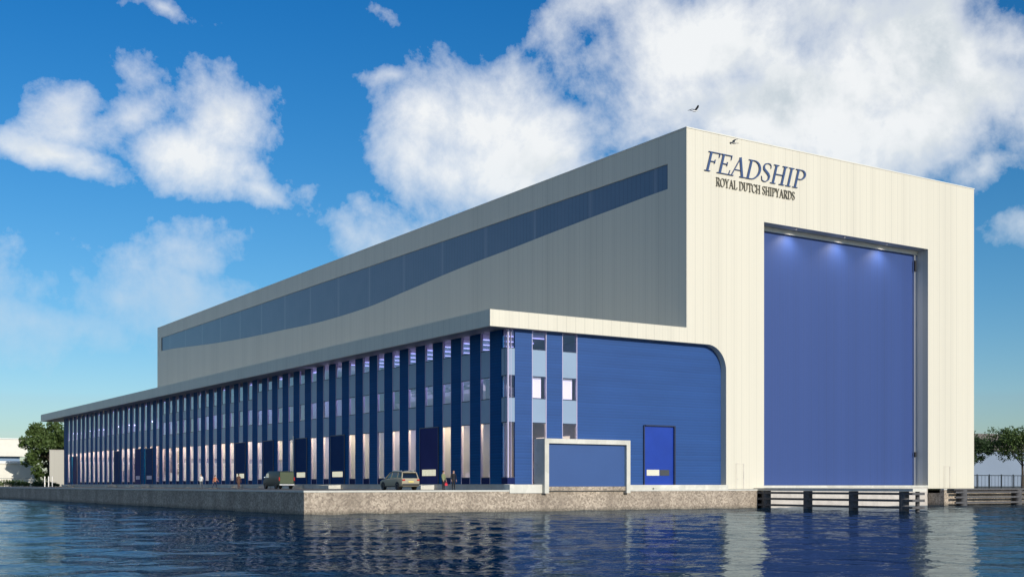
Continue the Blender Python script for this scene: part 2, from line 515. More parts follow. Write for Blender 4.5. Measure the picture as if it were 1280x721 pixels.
# ------------------------------------------------------------------ setting: water, quay, ground
GZ = 2.015
def build_water():
    """one sheet to the horizon; the harbour itself carries real ripples"""
    def axis(lo, hi, segs):
        out = []
        for a_, b_, st in segs: out += list(np.arange(a_, b_, st))
        out.append(segs[-1][1])
        left = [lo]; x = segs[0][0]; st = 1.
        pre = []
        while x - st > lo: x -= st; st *= 1.5; pre.append(x)
        post = []; x = segs[-1][1]; st = 1.
        while x + st < hi: x += st; st *= 1.5; post.append(x)
        return np.array([lo] + pre[::-1] + out + post + [hi])
    xs = axis(-4000, 4000, [(-75, 100, .26)]); ys = axis(-4000, 4000, [(-82, -56, .19), (-56, 4, .24), (4, 235, .5)])
    X, Y = np.meshgrid(xs, ys, indexing='ij')
    rs = np.random.RandomState(11)
    h = np.zeros_like(X)
    wx = X + .5 * np.sin(Y * .31 + 1.3) + .35 * np.sin(X * .23 + Y * .11)
    wy = Y + .5 * np.sin(X * .27) + .4 * np.sin(Y * .19 - X * .13 + 2)
    env = [.65 + .35 * np.sin(X * rs.uniform(.05, .3) + Y * rs.uniform(.05, .3) + rs.uniform(0, 6)) * np.sin(X * rs.uniform(-.25, .25) - Y * rs.uniform(.05, .3) + rs.uniform(0, 6)) for _ in range(6)]
    main = R(HEAD) + R(12)
    for i in range(64):
        lam = .85 * (7.5 / .85) ** (rs.rand() ** 1.25)
        th = main + rs.normal(0, .75)
        k_ = 2 * math.pi / lam
        amp = WAVE * lam ** .95 / k_ ** .05
        h += amp * env[i % 6] * np.sin(k_ * (wx * math.sin(th) + wy * math.cos(th)) + rs.uniform(0, 6.28))
    fade = np.clip((X + 85) / 10, 0, 1) * np.clip((110 - X) / 10, 0, 1) * np.clip((Y + 90) / 8, 0, 1) * np.clip((245 - Y) / 15, 0, 1)
    h = h * fade
    h = np.where(h > 0, h * 1.15, h * .85)
    nx, ny = X.shape
    co = np.stack([X, Y, h], -1).reshape(-1, 3).astype(np.float32)
    idx = np.arange(nx * ny).reshape(nx, ny)
    q = np.stack([idx[:-1, :-1], idx[1:, :-1], idx[1:, 1:], idx[:-1, 1:]], -1).reshape(-1, 4)
    me = bpy.data.meshes.new('water')
    me.vertices.add(len(co)); me.vertices.foreach_set('co', co.ravel())
    me.loops.add(q.size); me.loops.foreach_set('vertex_index', q.ravel().astype(np.int32))
    me.polygons.add(len(q)); me.polygons.foreach_set('loop_start', np.arange(0, q.size, 4, dtype=np.int32))
    me.polygons.foreach_set('use_smooth', np.ones(len(q), dtype=bool))
    me.update(calc_edges=True); me.materials.append(MATS['water'])
    o = bpy.data.objects.new('water', me); COL.objects.link(o); tag(o, kind='structure')
WAVE = .0020
build_water()
q = MB()
q.box(0, 52.3, 0, .6, -3, GZ - .14)              # front wall
q.box(0, .6, .6, 230, -3, GZ - .14)              # left wall
q.box(-4000, .6, 230, 230.6, -3, GZ - .14)
q.box(51.7, 52.3, .6, 30, -3, GZ - .14)
q.box(81.4, 4000, -1.7, -1.1, -3, GZ - .14)
q.box(81.4, 82, -1.1, .6, -3, GZ - .14)
tag(q.build('quay', 'quay_concrete'), kind='structure')
k = MB()
k.box(-.06, 52.36, -.06, .45, GZ - .14, GZ + .012)
k.box(-.06, .42, .45, 230, GZ - .14, GZ + .012)
k.box(81.34, 4000, -1.76, -1.25, GZ - .14, GZ + .012)
tag(k.build('quay_coping', 'coping'), kind='structure')
g = MB()
g.prism([(.6, .6), (52.3, .6), (52.3, 30), (81.4, 30), (81.4, -1.1), (4000, -1.1), (4000, 4000), (-4000, 4000), (-4000, 230.6), (.6, 230.6)], 'z', GZ - .5, GZ - .008)
tag(g.build('ground', 'ground_grass'), kind='structure')
a = MB(); a.box(.42, 21.0, .45, 232, GZ - .1, GZ)
a.box(21.0, 52.0, .45, 2.0, GZ - .1, GZ)
tag(a.build('road', 'asphalt'), kind='structure')
a = MB(); a.box(90.4, 400, -1.25, 40, GZ - .1, GZ)
tag(a.build('yard_paving', 'asphalt'), kind='structure')

# ------------------------------------------------------------------ the shipyard hall
FY = .6; XL = 18.73; XF = 21.18; XH = 42.75; XR = 90.30
ZT = 39.55; ZL0, ZL1 = 17.26, 18.82; YE = 189.2; YW = 200.5
hall = thing('shipyard_hall', 'huge cream and blue shipyard hall with a giant blue door beside the water', 'building', (XF, FY, GZ))
B = hall
def arc(cx, cz, r, a0, a1, n=12):
    return [(cx + r * math.cos(R(a0 + (a1 - a0) * i / n)), cz + r * math.sin(R(a0 + (a1 - a0) * i / n))) for i in range(n + 1)]
poly = [(XL, ZL0)] + [(45.7, ZL0)] + arc(45.7, ZL0 - 2.6, 2.6, 90, 0)[1:] + [(48.3, 2.05), (53.87, 2.05), (53.87, 31.1), (81.4, 31.1), (81.4, 2.05), (XR, 2.05), (XR, ZT), (XH, ZT), (XH, ZL1), (XL, ZL1)]
MB().prism(poly, 'y', FY, 1.4).build('front_wall', 'cream_cladding', B)
m = MB()   # parapet trim along the top edges
m.box(XH - .05, XR + .05, FY - .05, 1.5, ZT, ZT + .12)
m.box(XH - .05, XH + .4, 1.5, YE, ZT, ZT + .12); m.box(XR - .4, XR + .05, 1.5, YE, ZT, ZT + .12)
m.build('roof_edge_trim', 'cream_paint', B)
MB().box(XH + .4, XR - .4, 1.5, YE, ZT - .5, ZT - .05).build('roof', 'roof_grey', B)
# long side wall with the sweeping translucent band
band = [(3.6, 33.82, 36.48), (12.0, 33.54, 36.50), (20.8, 33.2, 36.53), (33.3, 32.65, 36.56), (47.8, 32.05, 36.60), (64.9, 31.02, 36.66),
        (75.8, 30.34, 36.68), (92.7, 30.16, 36.73), (110.4, 30.62, 36.78), (142.6, 31.69, 36.87), (186.0, 33.9, 37.00)]
def smooth_band(n=60):
    out = []
    xs = [b[0] for b in band]
    for i in range(n + 1):
        y = xs[0] + (xs[-1] - xs[0]) * i / n
        j = max(k_ for k_ in range(len(xs) - 1) if xs[k_] <= y + 1e-9); j = min(j, len(xs) - 2)
        t = (y - xs[j]) / (xs[j + 1] - xs[j])
        def cr(c):
            p0, p1, p2, p3 = (band[max(j - 1, 0)][c], band[j][c], band[j + 1][c], band[min(j + 2, len(xs) - 1)][c])
            return .5 * ((2 * p1) + (-p0 + p2) * t + (2 * p0 - 5 * p1 + 4 * p2 - p3) * t * t + (-p0 + 3 * p1 - 3 * p2 + p3) * t ** 3)
        out.append((y, cr(1), cr(2)))
    return out
bd = smooth_band()
sw = MB()
def wall_piece(y0, y1, a0, a1, b0, b1):    # quads of the side wall from bottom profile to top profile
    sw.add([(XH, y0, a0), (XH, y1, a1), (XH, y1, b1), (XH, y0, b0)], [(0, 1, 2, 3)])
HY0 = 1.4
wall_piece(HY0, bd[0][0], 10, 10, ZT, ZT); wall_piece(bd[-1][0], 189.2, 10, 10, ZT, ZT)
for i in range(len(bd) - 1):
    wall_piece(bd[i][0], bd[i + 1][0], 10, 10, bd[i][1], bd[i + 1][1])
    wall_piece(bd[i][0], bd[i + 1][0], bd[i][2], bd[i + 1][2], ZT, ZT)
    for c in (1, 2):
        sw.add([(XH, bd[i][0], bd[i][c]), (XH, bd[i + 1][0], bd[i + 1][c]), (XH + .2, bd[i + 1][0], bd[i + 1][c]), (XH + .2, bd[i][0], bd[i][c])], [(0, 1, 2, 3)])
sw.build('side_wall', 'cream_cladding', B, fix=False)
wb = MB()
for i in range(len(bd) - 1):
    wb.add([(XH + .12, bd[i][0], bd[i][1]), (XH + .12, bd[i + 1][0], bd[i + 1][1]), (XH + .12, bd[i + 1][0], bd[i + 1][2]), (XH + .12, bd[i][0], bd[i][2])], [(0, 1, 2, 3)])
wb.build('light_band', 'translucent_band', B, fix=False)
YE = 189.2
MB().box(XR - .3, XR, 1.4, YE, 2.0, ZT).build('side_wall', 'cream_cladding', B)
MB().box(XH + .01, XR - .31, YE - .3, YE, 2.0, ZT).build('rear_wall', 'cream_cladding', B)
# canopy roof of the glazed wing
m = MB()
m.box(XL, XL + .35, 1.4, YW, ZL0, ZL1)
m.box(XL + .35, XH, YW - .35, YW, ZL0, ZL1)
m.box(XL + .35, XH, 1.4, YW - .35, ZL1 - .3, ZL1 - .02)
m.build('canopy', 'cream_cladding', B)
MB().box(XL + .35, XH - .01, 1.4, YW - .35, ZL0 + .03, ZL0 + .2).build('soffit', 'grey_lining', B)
# plinth along the glazed side, white base course along the front
MB().box(XF - .55, XF + .4, 1.0, 187.7, GZ, 2.50).build('plinth', 'plinth_grey', B)
MB().box(XF - .60, XF + .4, .98, 187.7, 2.50, 2.56).build('plinth_cap', 'coping', B)
MB().box(20.45, 24.1, -.12, 1.0, 1.72, 2.54).build('base_course', 'pale_concrete', B)
MB().box(34.43, 48.28, .25, 1.45, GZ, 2.50).build('base_course', 'pale_concrete', B)

# --- front: blue recessed cladding
BY = 1.4
bl = MB()
for x0, x1 in ((22.01, 23.96), (25.67, 27.51), (29.33, 48.9)):
    bl.box(x0, x1, BY, BY + .25, 2.45, ZL0 + .1)
bl.build('front_cladding', 'blue_cladding', B)
# --- left: shade-toned blue cladding piers between window bays
PER = 3.775; Y0 = 4.56; GW = 1.78
bays = [Y0 + PER * i for i in range(48)]
piers = [(2.49, Y0)] + [(bays[i] + GW, bays[i + 1]) for i in range(47)] + [(bays[-1] + GW, 187.7)]
for y0, y1 in piers:
    MB().box(XF, XF + .3, y0, y1, 2.56, ZL0 + .05).build('cladding_pier', 'shade_blue_cladding', B)
doors = [(14.7, 18.6, 8.45, 'door_violet', 1), (37.7, 41.6, 8.45, 'door_navy', 1), (49.1, 52.8, 8.45, 'door_navy', 1), (60.6, 64.2, 8.5, 'door_navy', 0), (71.4, 75.4, 8.55, 'door_navy', 1),
         (117.8, 121.9, 8.9, 'door_navy', 2), (125.4, 128.9, 9.0, 'door_violet', 2), (140.2, 143.9, 8.9, 'door_navy', 0), (175.3, 178.6, 8.6, 'door_violet', 0)]
def levels(y):
    """(z0, z1, kind) bands of one window bay: g glass, s spandrel, l sky-coloured panel, b base"""
    if y < 66: return [(2.56, 3.2, 'b'), (3.2, 8.45, 'g'), (8.45, 10.8, 's'), (10.8, 12.88, 'g'), (12.88, 15.49, 's'), (15.49, ZL0 + .05, 'g')]
    if y < 113: return [(2.56, 3.1, 'b'), (3.1, 8.7, 'g'), (8.7, 11.0, 's'), (11.0, 13.2, 'g'), (13.2, 14.6, 's'), (14.6, ZL0 + .05, 'g')]
    return [(2.56, 3.0, 'b'), (3.0, 9.3, 'g'), (9.3, 12.2, 's'), (12.2, 17.3, 'g')]
def window_bay(kind, a0, a1, fixed, lv, drop=None):
    """kind 'x': glazing plane at constant x, bay runs along y; kind 'y': the other way.
    The glass sheet is the window; panels, transoms and jambs are its pieces"""
    def piece(nm, mat, a, b, d0, d1, z0, z1, par):
        mb = MB()
        if kind == 'x': mb.box(fixed + d0, fixed + d1, a, b, z0, z1)
        else: mb.box(a, b, fixed + d0, fixed + d1, z0, z1)
        return mb.build(nm, mat, par)
    zb = drop + .1 if drop else lv[0][0]
    g_ = MB(); zg = zb if drop else (lv[1][0] if lv[0][2] == 'b' else lv[0][0])
    if kind == 'x': g_.add([(fixed + .10, a0, zg), (fixed + .10, a1, zg), (fixed + .10, a1, ZL0 + .05), (fixed + .10, a0, ZL0 + .05)], [(0, 1, 2, 3)])
    else: g_.add([(a0, fixed + .10, zg), (a1, fixed + .10, zg), (a1, fixed + .10, ZL0 + .05), (a0, fixed + .10, ZL0 + .05)], [(0, 1, 2, 3)])
    w_ = g_.build('window', 'window_glass', B)
    for z0, z1, t in lv:
        if drop and z1 <= drop + .3: continue
        if drop and z0 < drop: z0 = drop + .05
        if t == 's': piece('spandrel', 'spandrel_panel', a0, a1, .04, .09, z0, z1, w_)
        elif t == 'b': piece('base_panel', 'base_panel', a0, a1, .04, .095, z0, z1, w_)
        if z1 < ZL0 - .1: piece('transom', 'frame_dark', a0 + .08, a1 - .1, .02, .088, z1 - .04, z1 + .04, w_)
    piece('jamb', 'frame_lavender', a1 - .1, a1, .01, .26, zb, ZL0, w_)  # pale lavender colour stands in for sunlight on the window reveals
    piece('jamb', 'frame_lavender', a0, a0 + .08, .01, .26, zb, ZL0, w_)
for y in bays:
    dr = None
    for d0, d1, dz, _, _ in doors:
        if y < d1 - .3 and y + GW > d0 + .3: dr = dz
    window_bay('x', y, y + GW, XF, levels(y), dr)
lvf = [(2.56, 3.2, 'b'), (3.2, 8.45, 'g'), (8.45, 10.8, 's'), (10.8, 12.88, 'g'), (12.88, 15.49, 's'), (15.49, ZL0 + .05, 'g')]
window_bay('y', 23.96, 25.67, BY, [(2.56, 8.45, 'g')] + lvf[2:])
window_bay('y', 27.51, 29.33, BY, [(2.56, 8.45, 'g')] + lvf[2:])
# glazed corner: an L-shaped window
g_ = MB(); g_.add([(22.01, BY + .1, 3.2), (XF + .08, BY + .1, 3.2), (XF + .08, 2.49, 3.2), (XF + .08, 2.49, ZL0 + .05), (XF + .08, BY + .1, ZL0 + .05), (22.01, BY + .1, ZL0 + .05)], [(0, 1, 4, 5), (1, 2, 3, 4)])
w_ = g_.build('corner_window', 'window_glass', B)
def ell_piece(nm, mat, z0, z1, o):
    MB().prism([(22.01, BY + .08 - o), (XF + .06 - o, BY + .08 - o), (XF + .06 - o, 2.49), (XF + .07, 2.49), (XF + .07, BY + .09), (22.01, BY + .09)], 'z', z0, z1).build(nm, mat, w_)
for z0, z1, t in lvf:
    if t == 's': ell_piece('spandrel', 'spandrel_panel', z0, z1, .05)
    if t == 'b': ell_piece('base_panel', 'base_panel', z0, z1, .05)
    if z1 < ZL0 - .1: ell_piece('transom', 'frame_dark', z1 - .04, z1 + .04, .058)
MB().box(XF - .01, XF + .16, BY - .01, BY + .16, 3.2, ZL0).build('corner_post', 'frame_lavender', w_)
MB().box(21.56, 21.62, BY + .02, BY + .16, 3.2, ZL0 - .02).build('mullion', 'frame_lavender', w_)
MB().box(XF + .01, XF + .16, 1.95, 2.0, 3.2, ZL0 - .02).build('mullion', 'frame_lavender', w_)
# doors of the glazed side, each with its vision strip and concrete ramp
for y0, y1, z1, mat, pane in doors:
    d = MB().box(XF - .06, XF + .1, y0, y1, 2.56, z1).build('loading_door', mat, B)
    f = MB(); f.box(XF - .1, XF + .1, y0 - .1, y0, 2.56, z1 + .1); f.box(XF - .1, XF + .1, y1, y1 + .1, 2.56, z1 + .1); f.box(XF - .1, XF + .1, y0, y1, z1, z1 + .1)
    f.build('frame', 'frame_dark', d)
    if pane:
        v = MB()
        for i in range(4):
            t0 = y0 + .45 + (y1 - y0 - .9) / 4 * i
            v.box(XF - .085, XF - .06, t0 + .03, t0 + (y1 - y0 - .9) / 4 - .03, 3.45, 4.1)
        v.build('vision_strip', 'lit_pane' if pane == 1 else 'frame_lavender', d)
    r = MB(); r.prism([(XF - 2.2, GZ), (XF - .61, GZ), (XF - .61, 2.49), (XF - 2.2, 2.42)], 'y', y0 - .2, y1 + .2)
    r.build('ramp', 'pale_concrete', B)
# pale tube standing in for the sunlit far jamb of a door
MB().tube([(XF - .2, 53.2, GZ), (XF - .2, 53.2, 8.9)], .09).build('lit_jamb_strip', 'cream_paint', B)
# front door
d = MB().box(37.74, 41.55, BY - .1, BY + .05, GZ + .1, 8.5).build('front_door', 'door_bright_blue', B)
f = MB(); f.box(37.6, 37.74, BY - .16, BY + .03, GZ, 8.6); f.box(41.55, 41.72, BY - .3, BY + .03, GZ, 8.6); f.box(37.74, 41.55, BY - .3, BY + .03, 8.5, 8.62)
f.build('frame', 'frame_dark', d)
m = MB().mat(0).box(38.0, 39.65, BY - .125, BY - .10, 3.45, 4.05)
m.mat(1).box(39.75, 41.0, BY - .125, BY - .10, 3.45, 4.05)
m.build('vision_strip', ['blind_cream', 'dark_grey'], d)
MB().box(37.9, 41.6, -.02, 1.25, GZ, GZ + .2).build('doorstep', 'pale_concrete', B)
# pedestrian doors in the cream front
for x0, x1, z0, z1 in ((49.75, 50.75, 2.1, 4.75), (84.45, 85.45, 2.1, 4.75)):
    d = MB().box(x0, x1, FY - .02, FY + .05, z0, z1).build('small_door', 'cream_cladding', B)
    f = MB(); f.box(x0 - .05, x0, FY - .04, FY, z0, z1); f.box(x1, x1 + .12, FY - .06, FY, z0, z1); f.box(x0 - .05, x1 + .12, FY - .06, FY, z1, z1 + .05)
    f.build('frame', 'plinth_grey', d)
    MB().box(x0 + .12, x0 + .25, FY - .07, FY - .02, 3.1, 3.14).build('handle', 'steel', d)
# giant door with jambs, head, guide rail, downlights
gd = MB().box(53.6, 81.7, 2.45, 2.7, 2.44, 31.3).build('giant_door', 'blue_door_sheet', B)
m = MB(); m.box(81.4, 81.7, 1.4, 2.45, 2.05, 31.1); m.box(53.57, 53.87, 1.4, 2.45, 2.05, 31.1); m.box(53.87, 81.4, 1.4, 2.45, 31.1, 31.4)
m.build('door_reveal', 'reveal_lining', B)
m = MB(); m.box(80.85, 81.1, 2.2, 2.44, 2.44, 31.0); m.box(54.1, 54.25, 2.3, 2.44, 2.44, 31.0)
gr = m.build('guide_rail', 'steel', gd)
MB().box(80.8, 81.1, 2.05, 2.2, 5.9, 6.5).box(80.8, 81.1, 2.05, 2.2, 28.6, 29.9).build('bracket', 'rubber', gr)
MB().box(53.9, 81.37, 2.1, 2.4, 30.6, 31.08).build('head_rail', 'cream_paint', gd)
MB().box(53.87, 81.4, FY, 2.44, 2.17, 2.43).build('threshold', 'pale_concrete', B)
MB().box(53.87, 81.4, FY + .05, FY + .5, -2, 2.165).build('dock_gate', 'gate_paint', B)
for lx in (59.4, 67.3, 74.6):
    l = MB().tube([(lx, 1.15, 31.09), (lx, 1.15, 31.04)], .16, 12).build('downlight', 'dark_grey', B)
    MB().tube([(lx, 1.15, 31.035), (lx, 1.15, 31.03)], .12, 12).build('lens', 'lamp_lens', l)
    sp = bpy.data.lights.new('downlight_beam', 'SPOT'); sp.energy = 700; sp.spot_size = R(128); sp.spot_blend = 1.0; sp.color = (1, .93, .86); sp.shadow_soft_size = .1
    so = bpy.data.objects.new('downlight_beam', sp); COL.objects.link(so); so.parent = l
    so.location = Vector((lx, .85, 30.95)) - world_loc(l)
    so.rotation_euler = (R(20), 0, 0)
# inside of the wing
YI = 187.4
MB().box(33.0, 33.3, 1.7, 44, 2.56, ZL0).build('interior_wall', 'interior_wall', B)
MB().box(28.6, 28.9, 44, YI, 2.56, ZL0).build('interior_wall', 'interior_warm', B)
MB().box(28.9, 33.0, 43.7, 44, 2.56, ZL0).build('interior_wall', 'interior_wall', B)
MB().box(XF + .3, 28.6, YI, YI + .3, 2.56, ZL0).build('interior_wall', 'interior_wall', B)
MB().box(XF + .25, 33.0, 1.65, YI, 2.3, 2.555).build('floor_slab', 'interior_floor', B)
MB().box(XF + .32, 33.0, 1.75, 43.6, 9.75, 10.1).build('floor_slab', 'interior_dark', B)
MB().box(XF + .32, 28.59, 44, YI - .1, 10.1, 10.4).build('floor_slab', 'interior_wall', B)
MB().box(XF + .32, 28.59, 52, YI - .1, 14.0, 14.3).build('floor_slab', 'interior_wall', B)
rnd = random.Random(3)
for i in range(3, 48, 3):
    y = bays[i] - 1.0
    MB().box(XF + .6, 28.55 if y > 44 else 32.9, y, y + .2, 2.57, 9.7).build('partition_wall', 'interior_warm' if i % 2 else 'interior_wall', B)
    if y > 40: MB().box(XF + .6, 28.55, y, y + .2, 10.42, 13.98).build('partition_wall', 'interior_wall', B)
for i, y in enumerate(bays):
    lip = 8.45 if y < 66 else 8.7 if y < 113 else 9.3
    if i not in (6, 12, 13, 15, 23, 31, 37):
        MB().box(XF + .5, XF + 2.3, y - .1, y + 1.9, lip + .27, lip + .36).build('ceiling_light', 'warm_light', B)
    MB().box(XF + 3.0, XF + 5.5, y - .1, y + 1.3, 9.5, 9.6).build('ceiling_light', 'violet_light', B)
    if i > 10 and i % 2: MB().box(XF + 1.0, XF + 4.5, y - .1, y + 1.9, 13.85, 13.95).build('ceiling_light', 'violet_light', B)  # added lamps, brighten the upper floor
    if i < 10: MB().box(XF + .6, XF + 1.7, y + .1, y + 1.7, 13.15, 13.22).build('ceiling_light', 'violet_light', B)  # added lamps hidden behind the spandrel to brighten the upper floor
    if i < 10: MB().box(XF + 1.5, XF + 8.0, y + .5, y + .7, ZL0 - .2, ZL0 - .1).build('ceiling_light', 'cool_light', B)
    elif i % 3 == 0: MB().box(XF + 1.6, XF + 2.0, y - .7, y + 1.6, ZL0 - .2, ZL0 - .1).build('ceiling_light', 'cool_light', B)
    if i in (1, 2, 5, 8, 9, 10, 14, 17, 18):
        MB().box((32.9 if i < 10 else 28.45), (32.98 if i < 10 else 28.57), y - .6, y + 1.8, 3.6, 7.6).build('wall_glow', 'warm_wall_glow', B)  # glowing panels added so the back wall looks lit
for i in range(0, 10, 2):
    y = bays[i] + .3; MB().tube([(XF + 3.2, y, 2.56), (XF + 3.2, y, 9.5)], .2, 8).build('interior_column', 'white_paint', B)
# white roller blinds in the two upper front windows
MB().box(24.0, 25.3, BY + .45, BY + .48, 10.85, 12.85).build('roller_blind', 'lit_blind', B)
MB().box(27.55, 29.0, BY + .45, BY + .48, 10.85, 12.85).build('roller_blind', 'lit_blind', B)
MB().box(XF + .5, XF + .53, 4.75, 6.2, 10.85, 12.8).build('roller_blind', 'interior_warm', B)

# ------------------------------------------------------------------ lettering on the front
def stroke(mb, pts, ws, tr, y0, y1, n):
    """variable-width stroke polygon, extruded towards the viewer"""
    L, Rr = [], []
    for i, p in enumerate(pts):
        a_ = pts[max(i - 1, 0)]; b_ = pts[min(i + 1, len(pts) - 1)]
        dx, dz = b_[0] - a_[0], b_[1] - a_[1]; l = math.hypot(dx, dz) or 1
        w_ = ws[i] if isinstance(ws, (list, tuple)) else ws
        L.append(tr((p[0] - dz / l * w_ / 2, p[1] + dx / l * w_ / 2))); Rr.append(tr((p[0] + dz / l * w_ / 2, p[1] - dx / l * w_ / 2)))
    off = n * .004
    for i in range(len(pts) - 1):
        mb.prism([L[i], L[i + 1], Rr[i + 1], Rr[i]], 'y', y0 - off, y1)
T, t_ = .125, .045
def ell(cx, cy, rx, ry, a0, a1, n=18, thick=T, thin=t_):
    pts, ws = [], []
    for i in range(n + 1):
        a_ = R(a0 + (a1 - a0) * i / n)
        pts.append((cx + rx * math.cos(a_), cy + ry * math.sin(a_))); ws.append(thin + (thick - thin) * abs(math.cos(a_)) ** 1.3)
    return pts, ws
def ser(x, y, w=.30): return ([(x - w / 2, y), (x + w / 2, y)], .045)
def stem(x, w=T): return ([(x, .0), (x, 1.)], w)
GL = {
 'F': (.66, [stem(.2), ser(.2, .02), ([(.05, .98), (.66, .98)], .045), ([(.645, 1.), (.655, .76)], [.05, .02]), ([(.2, .52), (.48, .52)], .045), ([(.48, .42), (.48, .63)], .03)]),
 'E': (.70, [stem(.2), ([(.05, .02), (.68, .02)], .045), ([(.67, .0), (.70, .26)], [.05, .02]), ([(.05, .98), (.64, .98)], .045), ([(.63, 1.), (.64, .76)], [.05, .02]), ([(.2, .52), (.48, .52)], .045), ([(.48, .42), (.48, .63)], .03)]),
 'A': (.82, [([(.40, 1.), (.72, .0)], T), ([(.41, .97), (.12, .0)], t_), ([(.22, .34), (.60, .34)], .04), ser(.12, .02, .24), ser(.71, .02, .28)]),
 'D': (.84, [stem(.2), ([(.05, .98), (.36, .98)], .045), ([(.05, .02), (.36, .02)], .045), ell(.34, .5, .42, .48, -90, 90)]),
 'S': (.58, [([(.50, .74), (.49, .88), (.40, .97), (.28, .98), (.15, .93), (.10, .80), (.14, .66), (.28, .55), (.42, .44), (.50, .32), (.49, .15), (.38, .03), (.26, .02), (.14, .08), (.08, .28)],
               [.02, .03, .045, .045, .07, .095, .12, .13, .13, .12, .09, .05, .045, .035, .02])]),
 'H': (.88, [stem(.2), stem(.70), ser(.2, .02), ser(.2, .98), ser(.70, .02), ser(.70, .98), ([(.2, .51), (.7, .51)], .045)]),
 'I': (.40, [stem(.2), ser(.2, .02), ser(.2, .98)]),
 'P': (.66, [stem(.2), ser(.2, .02), ([(.05, .98), (.38, .98)], .045), ell(.36, .73, .26, .25, -90, 90), ([(.2, .48), (.38, .48)], .045)]),
 'R': (.78, [stem(.2), ser(.2, .02), ([(.05, .98), (.38, .98)], .045), ell(.36, .74, .25, .24, -90, 90), ([(.2, .50), (.38, .50)], .045), ([(.38, .50), (.66, .02)], [.10, .12]), ([(.62, .02), (.80, .02)], .045)]),
 'O': (.86, [ell(.43, .5, .34, .48, 0, 360, 28)]),
 'Y': (.76, [([(.38, .0), (.38, .46)], T), ([(.38, .46), (.12, .98)], [.11, .12]), ([(.38, .46), (.64, .98)], t_), ser(.38, .02), ser(.13, .98, .26), ser(.65, .98, .22)]),
 'L': (.64, [stem(.2), ser(.2, .98), ([(.05, .02), (.60, .02)], .045), ([(.60, .0), (.63, .27)], [.05, .02])]),
 'U': (.84, [([(.2, .98), (.2, .32)], T), ([(.2, .32), (.24, .12), (.42, .025), (.60, .12), (.66, .32)], [.12, .10, .05, .045, .045]), ([(.66, .3), (.66, .98)], t_), ser(.2, .98), ser(.66, .98, .24)]),
 'T': (.70, [([(.35, .0), (.35, 1.)], T), ser(.35, .02), ([(.05, .98), (.65, .98)], .045), ([(.055, 1.), (.045, .75)], [.05, .02]), ([(.645, 1.), (.655, .75)], [.05, .02])]),
 'C': (.76, [ell(.45, .5, .36, .48, 50, 310, 22), ([(.69, .86), (.70, .66)], [.05, .02]), ([(.69, .14), (.71, .3)], [.04, .02])]),
}
def lettering(name, text, x0, x1, z0, h, shear, mat, label, bold=1.0):
    adv = [GL[c][0] if c != ' ' else .34 for c in text]
    sx = (x1 - x0 - shear * h) / sum(adv)
    root = thing(name, label, 'lettering', (x0, FY, z0))
    x = x0
    for c, a_ in zip(text, adv):
        if c != ' ':
            mb = MB()
            for n_, (pts, ws) in enumerate(GL[c][1]):
                ws2 = [w_ * bold for w_ in ws] if isinstance(ws, (list, tuple)) else ws * bold
                stroke(mb, pts, ws2, lambda p, x=x: (x + p[0] * sx + p[1] * h * shear, z0 + p[1] * h), FY - .14, FY - .02, n_)
            mb.build('letter', mat, root)
        x += a_ * sx
lettering('wall_lettering', 'FEADSHIP', 45.0, 60.35, 35.45, 2.12, .30, 'letter_blue', 'large blue italic serif lettering high on the cream front wall', .82)
lettering('wall_lettering', 'ROYAL DUTCH SHIPYARDS', 46.75, 58.5, 34.05, .92, 0., 'letter_bronze', 'small dark serif line of lettering beneath the large blue letters', .7)

# ------------------------------------------------------------------ flood-gate frame at the quay edge
t = thing('concrete_portal', 'cream concrete frame with a plain blue infill at the quay edge', 'portal', (29.3, -.5, 1.7))
m = MB(); m.prism([(24.11, 1.7), (24.6, 1.7), (24.6, 6.45), (33.95, 6.45), (33.95, 1.7), (34.42, 1.7), (34.42, 6.9), (24.11, 6.9)], 'y', -.55, 1.3)
m.build('frame', 'pale_concrete', t)
MB().box(24.6, 33.95, -.2, 0.2, 2.35, 6.45).build('infill_panel', 'panel_blue', t)
MB().box(24.6, 33.95, -.35, .3, 1.95, 2.34).build('sill', 'quay_concrete', t)

# ------------------------------------------------------------------ jetty and fender
def jetty():
    t = thing('jetty', 'narrow jetty with pale deck on dark piles in front of the giant door', 'jetty', (53.0, -.0, 0))
    MB().box(52.25, 54.2, -20.3, .5, 1.88, 2.15).build('deck', 'pale_concrete', t)
    for y in (-.9, -6.8, -12.8, -18.9):
        MB().tube([(52.75, y, -2), (52.75, y, 1.87)], .46, 16).build('pile', 'timber_dark', t, smooth=True)
    MB().tube([(53.8, -19.6, -2), (53.8, -19.6, 1.87)], .2, 12).build('pile', 'timber_dark', t, smooth=True)
    for z in (.36, 1.02, 1.66):
        MB().box(52.32, 52.5, -20.2, .4, z - .11, z + .11).build('beam', 'timber_dark', t)
        MB().box(52.5, 54.1, -20.2, -20.0, z - .12, z + .12).build('beam', 'timber_dark', t)
jetty()
def fender():
    t = thing('quay_fender', 'dark timber fender on piles along the quay right of the giant door', 'fender', (90, -2.4, 0))
    MB().box(81.9, 170, -2.75, -1.78, 1.86, 2.02).build('walkway', 'timber_dark', t)
    x = 84.1
    while x < 170:
        MB().tube([(x, -2.35, -2), (x, -2.35, 1.86)], .48, 16).build('pile', 'timber_dark', t, smooth=True); x += 10.9
    for z in (.36, 1.0, 1.6):
        MB().box(82.2, 170, -2.75, -2.55, z - .11, z + .11).build('beam', 'timber_dark', t)
fender()

